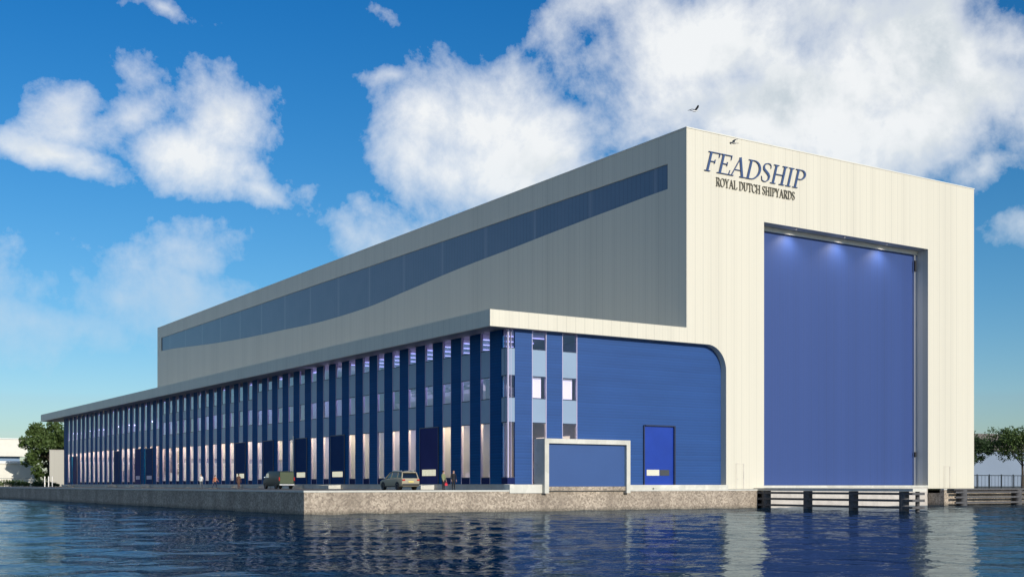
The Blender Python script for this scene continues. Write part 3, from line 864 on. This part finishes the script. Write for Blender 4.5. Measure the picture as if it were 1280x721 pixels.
# ------------------------------------------------------------------ vehicles (local axes: x sideways, +y forward, origin on the ground)
def wheel(parent, x, y, r, wdt, side):
    t = MB(); rings = []
    prof = [(-wdt / 2, r * .62), (-wdt / 2, r * .94), (-wdt * .38, r), (wdt * .38, r), (wdt / 2, r * .94), (wdt / 2, r * .62)]
    for px_, pr in prof: rings.append([(x + px_, y + pr * math.cos(2 * PI * k_ / 20), r + pr * math.sin(2 * PI * k_ / 20)) for k_ in range(20)])
    t.loft(rings)
    w_ = t.build('wheel', 'rubber', parent, smooth=True, local=True)
    rm = MB()
    xo = x + side * (wdt / 2 + .005)
    rm.loft([[(xo - side * .05, y + r * .6 * math.cos(2 * PI * k_ / 20), r + r * .6 * math.sin(2 * PI * k_ / 20)) for k_ in range(20)],
             [(xo, y + r * .6 * math.cos(2 * PI * k_ / 20), r + r * .6 * math.sin(2 * PI * k_ / 20)) for k_ in range(20)],
             [(xo - side * .02, y + r * .52 * math.cos(2 * PI * k_ / 20), r + r * .52 * math.sin(2 * PI * k_ / 20)) for k_ in range(20)]], caps=False)
    for i in range(5):
        a_ = 2 * PI * i / 5
        c0 = Vector((xo - side * .01, y, r)); dr = Vector((0, math.cos(a_), math.sin(a_))); tn = Vector((0, -math.sin(a_), math.cos(a_)))
        sx = Vector((side * .03, 0, 0))
        rm.add([c0 + dr * .03 - tn * .05, c0 + dr * .03 + tn * .05, c0 + dr * r * .56 + tn * .035, c0 + dr * r * .56 - tn * .035,
                c0 + dr * .03 - tn * .05 - sx, c0 + dr * .03 + tn * .05 - sx, c0 + dr * r * .56 + tn * .035 - sx, c0 + dr * r * .56 - tn * .035 - sx],
               [(0, 1, 2, 3), (7, 6, 5, 4), (0, 4, 5, 1), (1, 5, 6, 2), (2, 6, 7, 3), (3, 7, 4, 0)])
    rm.build('rim', 'steel', w_, local=True)
def ring_section(y, half, z0, z1, tuck=.0, crown=.0, rr=.12):
    """rounded-rectangle cross-section in the xz plane at y"""
    pts = []
    for cx, cz, a0 in ((half - rr - tuck, z1 - rr, 0), (-(half - rr - tuck), z1 - rr, 90), (-(half - rr), z0 + rr, 180), (half - rr, z0 + rr, 270)):
        for i in range(4):
            a_ = R(a0 + 30 * i); pts.append((cx + rr * math.cos(a_), y, cz + rr * math.sin(a_) + (crown if cz > (z0 + z1) / 2 else 0)))
    return pts
def suv(loc, rz):
    t = thing('suv', 'silver beige five-door off-road car with its rear to the water', 'car', loc, rz)
    W = .93
    b = MB()
    b.loft([ring_section(-2.36, .80, .45, .95), ring_section(-2.30, .89, .36, 1.08), ring_section(-2.0, W, .30, 1.13), ring_section(-1.0, W, .28, 1.12), ring_section(.3, W, .28, 1.08),
            ring_section(1.15, W, .28, 1.03), ring_section(1.8, .91, .30, .96), ring_section(2.2, .84, .34, .86), ring_section(2.34, .70, .42, .76)])
    b.build('body', 'car_silver', t, smooth=True, local=True)
    b = MB()      # glazed cabin
    b.loft([ring_section(-2.20, .80, 1.02, 1.14, .02, 0, .05), ring_section(-1.98, .86, 1.02, 1.58, .13, 0, .06), ring_section(-1.6, .87, 1.02, 1.66, .15, 0, .06), ring_section(-.3, .87, 1.02, 1.70, .16, 0, .06),
            ring_section(.35, .87, 1.02, 1.62, .16, 0, .06), ring_section(1.2, .84, .98, 1.10, .10, 0, .04)])
    b.build('cabin_glass', 'car_glass', t, smooth=True, local=True)
    b = MB()      # roof skin and rear pillars
    b.loft([ring_section(-2.12, .68, 1.585, 1.64, 0, 0, .02), ring_section(-1.6, .73, 1.64, 1.71, 0, 0, .03), ring_section(-.3, .73, 1.68, 1.745, 0, 0, .03), ring_section(.4, .70, 1.60, 1.655, 0, 0, .02)])
    b.build('roof', 'car_silver', t, smooth=True, local=True)
    for s_ in (-1, 1):
        for (y0, y1, yt0, yt1) in ((-2.22, -2.02, -2.06, -1.9), (-1.35, -1.2, -1.3, -1.18), (-.12, .0, -.15, -.05), (1.02, 1.22, .32, .44)):
            zt = 1.61 if yt0 > 0 else 1.645
            b = MB(); b.add([(s_ * .885, y0, 1.05), (s_ * .885, y1, 1.05), (s_ * .735, yt1, zt), (s_ * .735, yt0, zt), (s_ * .80, y0, 1.05), (s_ * .80, y1, 1.05), (s_ * .66, yt1, zt), (s_ * .66, yt0, zt)],
                  [(0, 1, 2, 3), (7, 6, 5, 4), (0, 4, 5, 1), (1, 5, 6, 2), (2, 6, 7, 3), (3, 7, 4, 0)]); b.build('pillar', 'car_silver', t, local=True)
    for s_ in (-1, 1):
        b = MB().box(s_ * .62 - .02, s_ * .62 + .02, -1.7, .1, 1.74, 1.80); b.build('roof_rail', 'steel', t, local=True)
        MB().box(s_ * .74 - .14, s_ * .74 + .14, -2.40, -2.22, .86, 1.0).build('tail_light', 'light_red', t, local=True, bevel=.02)
        MB().box(s_ * .68 - .1, s_ * .68 + .1, 2.12, 2.3, .66, .78).build('headlight', 'chrome', t, local=True, bevel=.02)
        b = MB(); b.ball((s_ * 1.02, .85, 1.13), (.11, .06, .08)); b.build('mirror', 'chrome', t, smooth=True, local=True)
        b = MB()
        for yy in (-1.42, 1.42):
            b.prism([(yy + .44 * math.cos(R(180 * i / 10)), .36 + .44 * math.sin(R(180 * i / 10))) for i in range(11)], 'x', s_ * .88, s_ * .935)
        b.box(min(s_ * .90, s_ * .945), max(s_ * .90, s_ * .945), -.95, .95, .30, .40)
        b.build('wheel_arch', 'car_trim', t, local=True)
        for yy in (-1.42, 1.42): wheel(t, s_ * .83, yy, .37, .25, s_)
    MB().box(-.86, .86, -2.42, -2.25, .42, .60).build('bumper', 'car_trim', t, local=True, bevel=.03)
    MB().box(-.26, .26, -2.405, -2.37, .72, .83).build('number_plate', 'plate_yellow', t, local=True)
def van(loc, rz):
    t = thing('van', 'dark green panel van parked near the quay edge', 'van', loc, rz)
    W = .98
    b = MB()
    b.loft([ring_section(-2.55, .93, .45, 1.96, .08), ring_section(-2.50, W, .36, 2.02, .10), ring_section(-1.5, W, .33, 2.06, .11), ring_section(.8, W, .33, 2.06, .11), ring_section(1.25, W, .33, 1.98, .12),
            ring_section(1.75, W, .33, 1.45, .10), ring_section(2.0, .96, .35, 1.18, .04), ring_section(2.4, .90, .38, 1.02, .02), ring_section(2.52, .78, .45, .85, .02)])
    b.build('body', 'car_green', t, smooth=True, local=True)
    MB().box(-.82, .82, -2.575, -2.53, .62, 1.92).build('rear_door', 'van_lit_green', t, local=True, bevel=.015)
    b = MB()
    for s_ in (-1, 1): b.box(s_ * .42 - .33, s_ * .42 + .33, -2.592, -2.57, 1.25, 1.75)
    b.build('rear_window', 'van_lit_green', t, local=True)
    b = MB()      # windscreen
    b.add([(-.78, 1.30, 1.93), (.78, 1.30, 1.93), (.86, 1.84, 1.40), (-.86, 1.84, 1.40), (-.78, 1.22, 1.88), (.78, 1.22, 1.88), (.86, 1.76, 1.35), (-.86, 1.76, 1.35)],
          [(0, 1, 2, 3), (7, 6, 5, 4), (0, 4, 5, 1), (1, 5, 6, 2), (2, 6, 7, 3), (3, 7, 4, 0)])
    b.build('windscreen', 'car_glass', t, local=True)
    for s_ in (-1, 1):
        xa, xb = s_ * .93, s_ * .995
        b = MB(); b.prism([(.45, 1.30), (1.50, 1.30), (1.15, 1.78), (.45, 1.80)], 'x', xa * .98, xb * .985); b.build('side_window', 'chrome' if s_ < 0 else 'car_glass', t, local=True)
        MB().box(s_ * .90 - .06, s_ * .90 + .06, -2.60, -2.5, .95, 1.35).build('tail_light', 'light_red', t, local=True, bevel=.015)
        MB().box(s_ * .72 - .12, s_ * .72 + .12, 2.4, 2.52, .72, .88).build('headlight', 'chrome', t, local=True, bevel=.02)
        b = MB(); b.ball((s_ * 1.12, 1.42, 1.32), (.10, .07, .14)); b.build('mirror', 'chrome', t, smooth=True, local=True)
        for yy in (-1.55, 1.6): wheel(t, s_ * .88, yy, .35, .24, s_)
        b = MB()
        for yy in (-1.55, 1.6): b.prism([(yy + .42 * math.cos(R(180 * i / 10)), .34 + .42 * math.sin(R(180 * i / 10))) for i in range(11)], 'x', s_ * .93, s_ * .988)
        b.build('wheel_arch', 'car_trim', t, local=True)
    MB().box(-.9, .9, -2.66, -2.5, .40, .58).build('bumper', 'steel', t, local=True, bevel=.03)
suv((11.45, 4.85, GZ), 0)
van((12.3, 36.6, GZ), 0)

# ------------------------------------------------------------------ people
def person(loc, facing, label, top, legs, skin='skin', hair='hair_dark', walk=.0, arms=(.1, -.1), h=1.76, bend=.0, coat=False, sit=False, hold=None):
    """one skinned body; clothing colours are faces of the same mesh. faces +y before turning"""
    t = thing('person', label, 'person', loc, facing)
    k_ = h / 1.76
    V, E, Rd = [], [], []
    def v(p, r, par=None):
        V.append(Vector(p) * k_); Rd.append(r if isinstance(r, tuple) else (r, r))
        if par is not None: E.append((par, len(V) - 1))
        return len(V) - 1
    hz = .93 if not sit else .47
    fwd = bend
    pel = v((0, 0, hz), (.15, .11))
    wa = v((0, fwd * .2, hz + .16), (.135, .10), pel)
    ch = v((0, fwd * .5, hz + .36), (.165, .115), wa)
    sh = v((0, fwd * .7, hz + .50), (.13, .085), ch)
    nk = v((0, fwd * .8 + .01, hz + .585), .055, sh)
    h0 = v((0, fwd * .9 + .025, hz + .66), (.070, .080), nk)
    h1 = v((0, fwd * .95 + .022, hz + .74), (.082, .098), h0)
    h2 = v((0, fwd * .95 + .005, hz + .80), (.060, .075), h1)
    v((0, fwd * .9 + .125, hz + .70), .012, h0)      # nose
    for s_ in (-1, 1):
        sw_ = walk * s_
        hip = v((s_ * .095, 0, hz - .04), (.095, .10), pel)
        if sit:
            kn = v((s_ * .12, .42, hz), .065, hip); an = v((s_ * .12, .46, .09), .045, kn)
            v((s_ * .12, .60, .05), .04, an)
        else:
            ky = math.sin(sw_) * .44; back = -.10 * max(0, -sw_) * 2
            kn = v((s_ * .10, ky + .02, .93 - .04 - .42 * math.cos(sw_ * .9)), .068, hip)
            fy = math.sin(sw_) * .80 + back
            lift = .05 * (1 if sw_ < -.2 else 0)
            an = v((s_ * .10, fy, .09 + lift), .043, kn)
            v((s_ * .11, fy + .16, .045 + lift * .3), .036, an)
        aw = arms[0] if s_ < 0 else arms[1]
        so_ = v((s_ * .185, fwd * .7, hz + .49), .062, sh)
        el_ = v((s_ * .235, fwd * .7 + math.sin(aw) * .28, hz + .49 - .28 * math.cos(aw)), .047, so_)
        a2 = aw + .35
        wr = v((s_ * .24, fwd * .7 + math.sin(aw) * .28 + math.sin(a2) * .25, hz + .49 - .28 * math.cos(aw) - .25 * math.cos(a2)), .029, el_)
        dz, dy = -math.cos(a2), math.sin(a2)
        W0 = V[wr] / k_
        pm = v((W0.x, W0.y + dy * .07, W0.z + dz * .07), (.022, .036), wr)
        for i, ln in enumerate((.070, .080, .075, .058)):
            o_ = (i - 1.5) * .019
            f1 = v((W0.x, W0.y + dy * .115 + o_, W0.z + dz * .115), .0085, pm)
            v((W0.x - s_ * .018, W0.y + dy * (.115 + ln) + o_, W0.z + dz * (.115 + ln)), .0075, f1)
        th = v((W0.x - s_ * .012, W0.y + dy * .05 + .038, W0.z + dz * .06), .0095, wr)
        v((W0.x - s_ * .02, W0.y + dy * .09 + .05, W0.z + dz * .105), .0085, th)
    me = bpy.data.meshes.new('person_skin'); me.from_pydata([tuple(p) for p in V], E, [])
    o = bpy.data.objects.new('tmp', me); COL.objects.link(o)
    md = o.modifiers.new('skin', 'SKIN'); md.use_smooth_shade = True
    for i, r in enumerate(Rd): me.skin_vertices[0].data[i].radius = (r[0] * k_, r[1] * k_)
    me.skin_vertices[0].data[pel].use_root = True
    sb = o.modifiers.new('sub', 'SUBSURF'); sb.levels = 2; sb.render_levels = 2
    dg = bpy.context.evaluated_depsgraph_get()
    bodym = bpy.data.meshes.new_from_object(o.evaluated_get(dg), depsgraph=dg)
    bpy.data.objects.remove(o)
    bodym.materials.clear()
    for m_ in (skin, top, legs, 'cloth_black'): bodym.materials.append(MATS[m_])
    for p in bodym.polygons:
        c = p.center / k_
        low = hz - .02 if not coat else hz - .30
        far = abs(c.x) > .19
        i = 1
        if c.z > hz + .56: i = 0
        elif far and c.z < hz + .49 - .46 and not sit: i = 0 if math.hypot(0, 0) == 0 and c.z < hz + .02 else 1
        elif c.z < low: i = 2
        if c.z < .10 and abs(c.x) < .19 and not sit: i = 3
        p.material_index = i
        p.use_smooth = True
    bo = bpy.data.objects.new('body', bodym); COL.objects.link(bo); bo.parent = t
    hm = MB(); hm.ball((0, (fwd * .95 - .012) * k_, (hz + .775) * k_), (.098 * k_, .112 * k_, .095 * k_), 12, 8)
    hm.build('hair', hair, t, smooth=True, local=True)
    fm = MB()
    for s_ in (-1, 1):
        fm.ball((s_ * .033 * k_, (fwd * .9 + .108) * k_, (hz + .735) * k_), .012 * k_, 6, 4)
    fm.build('eye', 'feather_dark', t, smooth=True, local=True)
    return t
person((13.9, .85, GZ), R(200), 'person in an olive top and dark trousers near the quay edge', 'cloth_olive', 'cloth_black', hair='hair_brown', arms=(.05, .15), h=1.76)
person((14.9, .75, GZ), R(172), 'person in a long black coat standing beside the one in olive', 'cloth_black', 'cloth_black', coat=True, arms=(.0, .05), h=1.80)
hb = MB(); hb.prism([(-.15, 0), (.15, 0), (.12, .22), (-.12, .22)], 'y', -.05, .05)
for i in range(8):
    a0, a1 = R(180 * i / 8), R(180 * (i + 1) / 8)
    hb.tube([(.08 * math.cos(a0), 0, .22 + .12 * math.sin(a0)), (.08 * math.cos(a1), 0, .22 + .12 * math.sin(a1))], .01, 5)
o = hb.build('handbag', 'cloth_red', None); o.location = (14.16, .84, GZ + .42); tag(o, 'small red handbag held by the person in olive', 'handbag')
person((8.9, 53.9, GZ), R(155), 'person in a pale shirt and grey trousers striding along the quay', 'cloth_white', 'cloth_grey', walk=.42, arms=(.5, -.5), h=1.80, bend=.04, hair='hair_brown')
person((9.9, 51.6, GZ), R(-60), 'person in an orange top and dark shorts walking along the quay', 'cloth_orange', 'cloth_navy', walk=.4, arms=(-.4, .5), h=1.66, bend=.05)
person((10.2, 43.9, GZ), R(180), 'person in brown clothes standing alone on the quay', 'cloth_brown', 'cloth_brown', arms=(.05, -.05), h=1.78, skin='skin_dark', walk=.1)
person((XF + .9, 7.9, 2.56), R(100), 'person in grey standing inside the glass close to the front corner', 'cloth_grey', 'cloth_navy', h=1.68, arms=(.3, .1))

# ------------------------------------------------------------------ yacht behind the upper windows
def yacht():
    t = thing('motor_yacht', 'white motor yacht seen behind the upper windows of the hall', 'yacht', (26.6, 16, 10.1))
    def st(y, hw, zd, zk): return [(26.6 - hw, y, zd), (26.6 - hw * .8, y, (zd + zk) / 2), (26.6, y, zk), (26.6 + hw * .8, y, (zd + zk) / 2), (26.6 + hw, y, zd)]
    h = MB(); h.loft([st(5, .2, 11.4, 10.9), st(8, 1.5, 11.2, 9.7), st(13, 2.6, 11.0, 9.2), st(20, 3.0, 10.9, 9.1), st(27, 2.8, 10.8, 9.2), st(30, 2.6, 10.8, 9.5)])
    h.build('hull', 'yacht_white', t, smooth=True)
    s_ = MB(); s_.prism([(11, 11.0), (29, 10.9), (28, 12.1), (23, 12.2), (22, 13.3), (15.5, 13.2), (13, 12.1)], 'x', 24.6, 28.6)
    s_.build('superstructure', 'yacht_white', t)
    MB().box(24.55, 24.6, 14, 27, 11.5, 11.95).box(24.55, 24.6, 16.5, 21.5, 12.5, 13.0).build('saloon_window', 'yacht_dark', t)
    m_ = MB(); m_.tube([(26.6, 19, 13.2), (26.6, 20, 15.2)], .15).tube([(25.5, 19.7, 14.7), (27.7, 19.7, 14.7)], .09).ball((26.6, 20, 15.4), .45)
    m_.build('mast', 'yacht_white', t)
    t.location.z += 1.05
yacht()

# ------------------------------------------------------------------ left background
WX0 = 30.8
def screen_wall():
    o = MB().box(WX0, 44.0, 250.0, 250.5, GZ - .01, 11.9)
    o.box(WX0 - .1, 44.1, 249.9, 250.6, 11.9, 12.1)
    return solo(o, 'screen_wall', 'beige_sheet', 'cream screen wall behind the far end of the glazed facade', 'wall', loc=(35, 250, GZ))
screen_wall()
def low_building(name, label, x0, x1, y0, y1, z1, fascia, wall='cream_paint', roofm='white_paint', win=True, zgap=None):
    t = thing(name, label, 'building', ((x0 + x1) / 2, y0, GZ))
    MB().box(x0, x1, y0, y1, GZ - .01, z1).build('wall', wall, t)
    MB().box(x0 - .4, x1 + .4, y0 - .4, y1 + .4, z1, z1 + fascia).build('roof', roofm, t)
    if win:
        n_ = int((x1 - x0) / 12)
        for i in range(n_):
            xa = x0 + 3 + i * 12
            w_ = MB().box(xa, xa + 7, y0 - .05, y0 + .02, GZ + 1.2, GZ + 3.2).build('window', 'car_glass', t)
            f_ = MB()
            for j in range(5): f_.box(xa + j * 1.75 - .05, xa + j * 1.75 + .05, y0 - .09, y0 - .05, GZ + 1.2, GZ + 3.2)
            f_.box(xa - .1, xa + 7.1, y0 - .16, y0 - .06, GZ + 1.05, GZ + 1.19)
            f_.build('frame', 'white_paint', w_)
    return t
low_building('low_shed', 'low cream shed with white roof edge left of the big tree', -60, 32.6, 277.5, 300, 8.6, .75, win=False)
# the tall building behind: a raised white block carried on a glazed storey
t = thing('white_building', 'long white upper storey over a pale glazed floor behind the low shed', 'building', (-10, 330, GZ))
MB().box(-90, 38, 332, 350, GZ - .01, 11.9).build('wall', 'sky_panel', t)
MB().box(-92, 40, 330, 352, 11.9, 17.6).build('upper_storey', 'cream_paint', t)
MB().box(-92.3, 40.3, 329.7, 352.3, 17.6, 17.9).build('roof_edge', 'white_paint', t)
def fence(name, label, x0, x1, y, h, step, mat='fence_metal', fine=.45):
    t = thing(name, label, 'fence', ((x0 + x1) / 2, y, GZ))
    n_ = int((x1 - x0) / step)
    for i in range(n_ + 1):
        x = x0 + i * step
        MB().box(x - .06, x + .06, y - .06, y + .06, GZ - .01, GZ + h + .1).build('post', mat, t)
    r_ = MB(); r_.box(x0, x1, y - .025, y + .025, GZ + h - .1, GZ + h); r_.box(x0, x1, y - .025, y + .025, GZ + .2, GZ + .28); r_.build('rail', mat, t)
    b_ = MB(); x = x0
    while x < x1: b_.box(x - .015, x + .015, y - .015, y + .015, GZ + .1, GZ + h - .1); x += fine
    b_.build('bars', mat, t)
fence('metal_fence', 'dark metal fence in front of the low cream shed', -60, 36, 262, 2.3, 6.4, fine=.6)
fence('metal_fence', 'dark metal railing under the trees at the right edge', 92, 150, 3.2, 1.75, 2.55, fine=.7)

def leaf_cloud(mb, centers, per, size, rnd, squash=.8):
    for c, r in centers:
        for _ in range(per):
            while True:
                p = Vector((rnd.uniform(-1, 1), rnd.uniform(-1, 1), rnd.uniform(-1, 1)))
                if .25 < p.length < 1: break
            p = Vector((p.x * r, p.y * r, p.z * r * squash)) + c
            n_ = Vector((rnd.gauss(0, 1), rnd.gauss(0, 1), rnd.gauss(.5, 1))).normalized()
            a_ = n_.orthogonal().normalized(); b_ = n_.cross(a_)
            th = rnd.uniform(0, 6.3); u = a_ * math.cos(th) + b_ * math.sin(th); w_ = n_.cross(u)
            s_ = size * rnd.uniform(.6, 1.25)
            mb.add([p - u * s_, p - w_ * s_ * .55, p + u * s_, p + w_ * s_ * .55], [(0, 1, 2, 3)])
def tree(name, label, loc, h, spread, crown0, leaf, seed, nclump=70, per=70, size=.28, trunk_r=.28, group=None):
    rnd = random.Random(seed)
    t = thing(name, label, 'tree', loc, 0, group)
    L = Vector(loc); tm = MB(); cs = []
    top = h * .55
    tm.tube([L, L + Vector((.1, .05, top * .5)), L + Vector((.05, .15, top)), L + Vector((0, .1, h * .85))], [trunk_r, trunk_r * .8, trunk_r * .55, trunk_r * .15], 8)
    nb = 11
    for i in range(nb):
        a_ = 2 * PI * i / nb + rnd.uniform(-.3, .3); z0 = crown0 * .8 + (h * .7 - crown0 * .8) * rnd.random()
        ln = spread * rnd.uniform(.55, .95); rise = (h - z0) * rnd.uniform(.25, .6)
        p0 = L + Vector((.05, .1, z0)); p2 = L + Vector((math.cos(a_) * ln, math.sin(a_) * ln, z0 + rise)); p1 = (p0 + p2) / 2 + Vector((0, 0, rise * .12))
        tm.tube([p0, p1, p2], [trunk_r * .38, trunk_r * .24, trunk_r * .07], 6)
        for j in range(3):
            q_ = p1 + (p2 - p1) * rnd.random(); q2 = q_ + Vector((rnd.uniform(-1, 1), rnd.uniform(-1, 1), rnd.uniform(.2, 1))) * spread * .28
            tm.tube([q_, q2], [trunk_r * .12, trunk_r * .04], 5); cs.append((q2, spread * .24 * rnd.uniform(.7, 1.3)))
        cs.append((p2, spread * .26 * rnd.uniform(.7, 1.3)))
    while len(cs) < nclump:
        u = Vector((rnd.uniform(-1, 1), rnd.uniform(-1, 1), rnd.uniform(-1, 1)))
        if u.length > 1 or u.length < .45: continue
        zc = (crown0 + h) / 2
        cs.append((L + Vector((u.x * spread, u.y * spread, zc + u.z * (h - crown0) / 2 * .95)), spread * .2 * rnd.uniform(.6, 1.3)))
    tm.build('trunk', 'bark', t, smooth=True)
    cm = MB(); leaf_cloud(cm, cs, per, size, rnd)
    cm.build('crown', leaf, t, fix=False)
    return t
tree('broadleaf_tree', 'large dense green tree between the low shed and the glazed wing', (32.4, 259, GZ), 18.6, 7.2, 1.5, 'leaf_green', 5, nclump=130, per=100, size=.42, trunk_r=.4)
tree('broadleaf_tree', 'smaller tree tucked behind the large dense tree at the left', (36.5, 268, GZ), 16.5, 5, 1.0, 'leaf_dark', 8, nclump=60, per=70, size=.42, trunk_r=.3)
# trees on the far left shore (mirrored in the glazing)
tree('broadleaf_tree', 'round tree on the far shore standing left of the low shed front', (-22, 262, GZ), 13.5, 7, 1.5, 'leaf_green', 12, nclump=80, per=60, size=.5, trunk_r=.3)
tree('park_tree', 'full green tree with forked bare trunk at the right edge', (117.1, 11.8, GZ), 9.0, 5.0, 3.7, 'leaf_green', 21, nclump=120, per=75, size=.17, trunk_r=.2)
tree('park_tree', 'darker tree half hidden behind the right corner of the hall', (110.4, 16.5, GZ), 8.4, 4.0, 3.4, 'leaf_dark', 31, nclump=80, per=75, size=.17, trunk_r=.18)
# conifer and hedges by the left fence
def conifer():
    t = thing('small_conifer', 'small pointed conifer by the left fence', 'tree', (29.3, 258, GZ))
    MB().tube([(29.3, 258, GZ), (29.3, 258, GZ + 5.2)], [.15, .03], 6).build('trunk', 'bark', t)
    cs = []; rnd = random.Random(4)
    for i in range(26):
        z = i / 26; r_ = 1.35 * (1 - z) + .15
        a_ = rnd.uniform(0, 6.28); cs.append((Vector((29.3 + math.cos(a_) * r_ * .5, 258 + math.sin(a_) * r_ * .5, GZ + .4 + z * 4.9)), .35 + .45 * (1 - z)))
    m_ = MB(); leaf_cloud(m_, cs, 55, .17, rnd); m_.build('crown', 'leaf_dark', t, fix=False)
conifer()
def hedge(name, label, x0, x1, y, h, seed, leaf='leaf_dark', size=.2):
    rnd = random.Random(seed); t = thing(name, label, 'bush', ((x0 + x1) / 2, y, GZ))
    cs = []; x = x0
    while x < x1:
        hh = h * rnd.uniform(.6, 1.1) * (.55 + .45 * math.sin(PI * (x - x0) / (x1 - x0)))
        cs.append((Vector((x, y + rnd.uniform(-.4, .4), GZ + hh * .5)), hh * .6)); x += h * .28
    m_ = MB(); leaf_cloud(m_, cs, 110, size, rnd); m_.build('foliage', leaf, t, fix=False)
    s_ = MB()
    for c, r_ in cs: s_.tube([(c.x, c.y, GZ - .02), (c.x + .1, c.y, c.z + r_ * .3)], [.05, .02], 5)
    s_.build('stem', 'bark', t)
hedge('bush', 'low rounded bush at the foot of the left fence', 15.5, 25, 246, 2.0, 3, 'leaf_green')
hedge('bush', 'long low dark hedge between the conifer and the tree', 25.5, 31, 240, 1.3, 6)
hedge('bush', 'green bush at the foot of the large tree beside the screen wall', 22.5, 26.5, 228, 2.6, 9)
# white bollards before the screen wall
for i, (bx, by, lb) in enumerate(((16.3, 184, 'white bollard farthest from the screen wall'), (17.2, 184.5, 'middle white bollard before the screen wall'), (18.1, 185, 'white bollard nearest the glazed facade'))):
    m_ = MB(); m_.tube([(bx, by, GZ), (bx, by, GZ + 2.2), (bx, by, GZ + 2.35)], [.12, .12, .05], 10)
    solo(m_, 'bollard', 'white_paint', lb, 'bollard', 'white bollards at the far end of the quay', loc=(bx, by, GZ), smooth=True)

# ------------------------------------------------------------------ right background
t = thing('grey_warehouse', 'grey blue warehouse with brown roof edge behind the right trees', 'building', (190, 60, GZ))
MB().prism([(175, 62), (300, 38), (310, 90), (185, 114)], 'z', GZ - .01, 9.6).build('wall', 'far_wall_blue', t)
MB().prism([(174.4, 61.5), (300.6, 37.4), (310.6, 90.6), (184.6, 114.6)], 'z', 9.6, 13.1).build('roof', 'far_roof', t)

# ------------------------------------------------------------------ gulls
def gull(loc, rz, span, body, wing, label, lift, bank=0):
    t = thing('gull', label, 'bird', loc, rz)
    t.rotation_euler = (0, bank, rz)
    b = MB(); rings = []
    for y, r_, z in ((-.26, .012, .01), (-.16, .045, 0), (-.02, .07, 0), (.1, .062, .01), (.17, .045, .03), (.22, .042, .045), (.26, .02, .04)):
        rings.append([(r_ * math.cos(2 * PI * k_ / 10), y, z + r_ * math.sin(2 * PI * k_ / 10)) for k_ in range(10)])
    b.loft(rings); b.add([(-.03, -.22, .01), (.03, -.22, .01), (.08, -.38, .0), (-.08, -.38, .0)], [(0, 1, 2, 3)])
    b.build('body', body, t, smooth=True, local=True)
    MB().tube([(0, .255, .04), (0, .32, .025)], [.013, .004], 6).build('beak', 'beak', t, local=True)
    for s_ in (-1, 1):
        w_ = MB(); rings = []
        for f_, ch_, yo, zz in ((.08, .20, .04, 0), (.35, .19, .10, lift * .7), (.6, .15, .06, lift), (.85, .09, -.04, lift * .9), (1., .02, -.14, lift * .7)):
            x = s_ * f_ * span / 2
            rings.append([(x, yo + ch_ / 2, .04 + zz), (x, yo, .06 + zz), (x, yo - ch_ / 2, .035 + zz), (x, yo, .03 + zz)])
        w_.loft(rings); w_.build('wing', wing, t, smooth=True, local=True)
def at_px(px_, py_, d):
    u = (px_ - 640) / FPX; th = R(HEAD); c, s_ = math.cos(th), math.sin(th)
    return (cam.location.x + (u * c + s_) * d, cam.location.y + (-u * s_ + c) * d, cam.location.z + (HY - py_) * d / FPX)
gull(at_px(868, 139, 85), R(-100), 1.35, 'feather_white', 'feather_dark', 'dark winged gull flying just above the roof corner', .22)
gull(at_px(917, 179, 85), R(70), 1.45, 'feather_grey', 'feather_white', 'pale gull gliding in front of the cream wall above the lettering', .08)
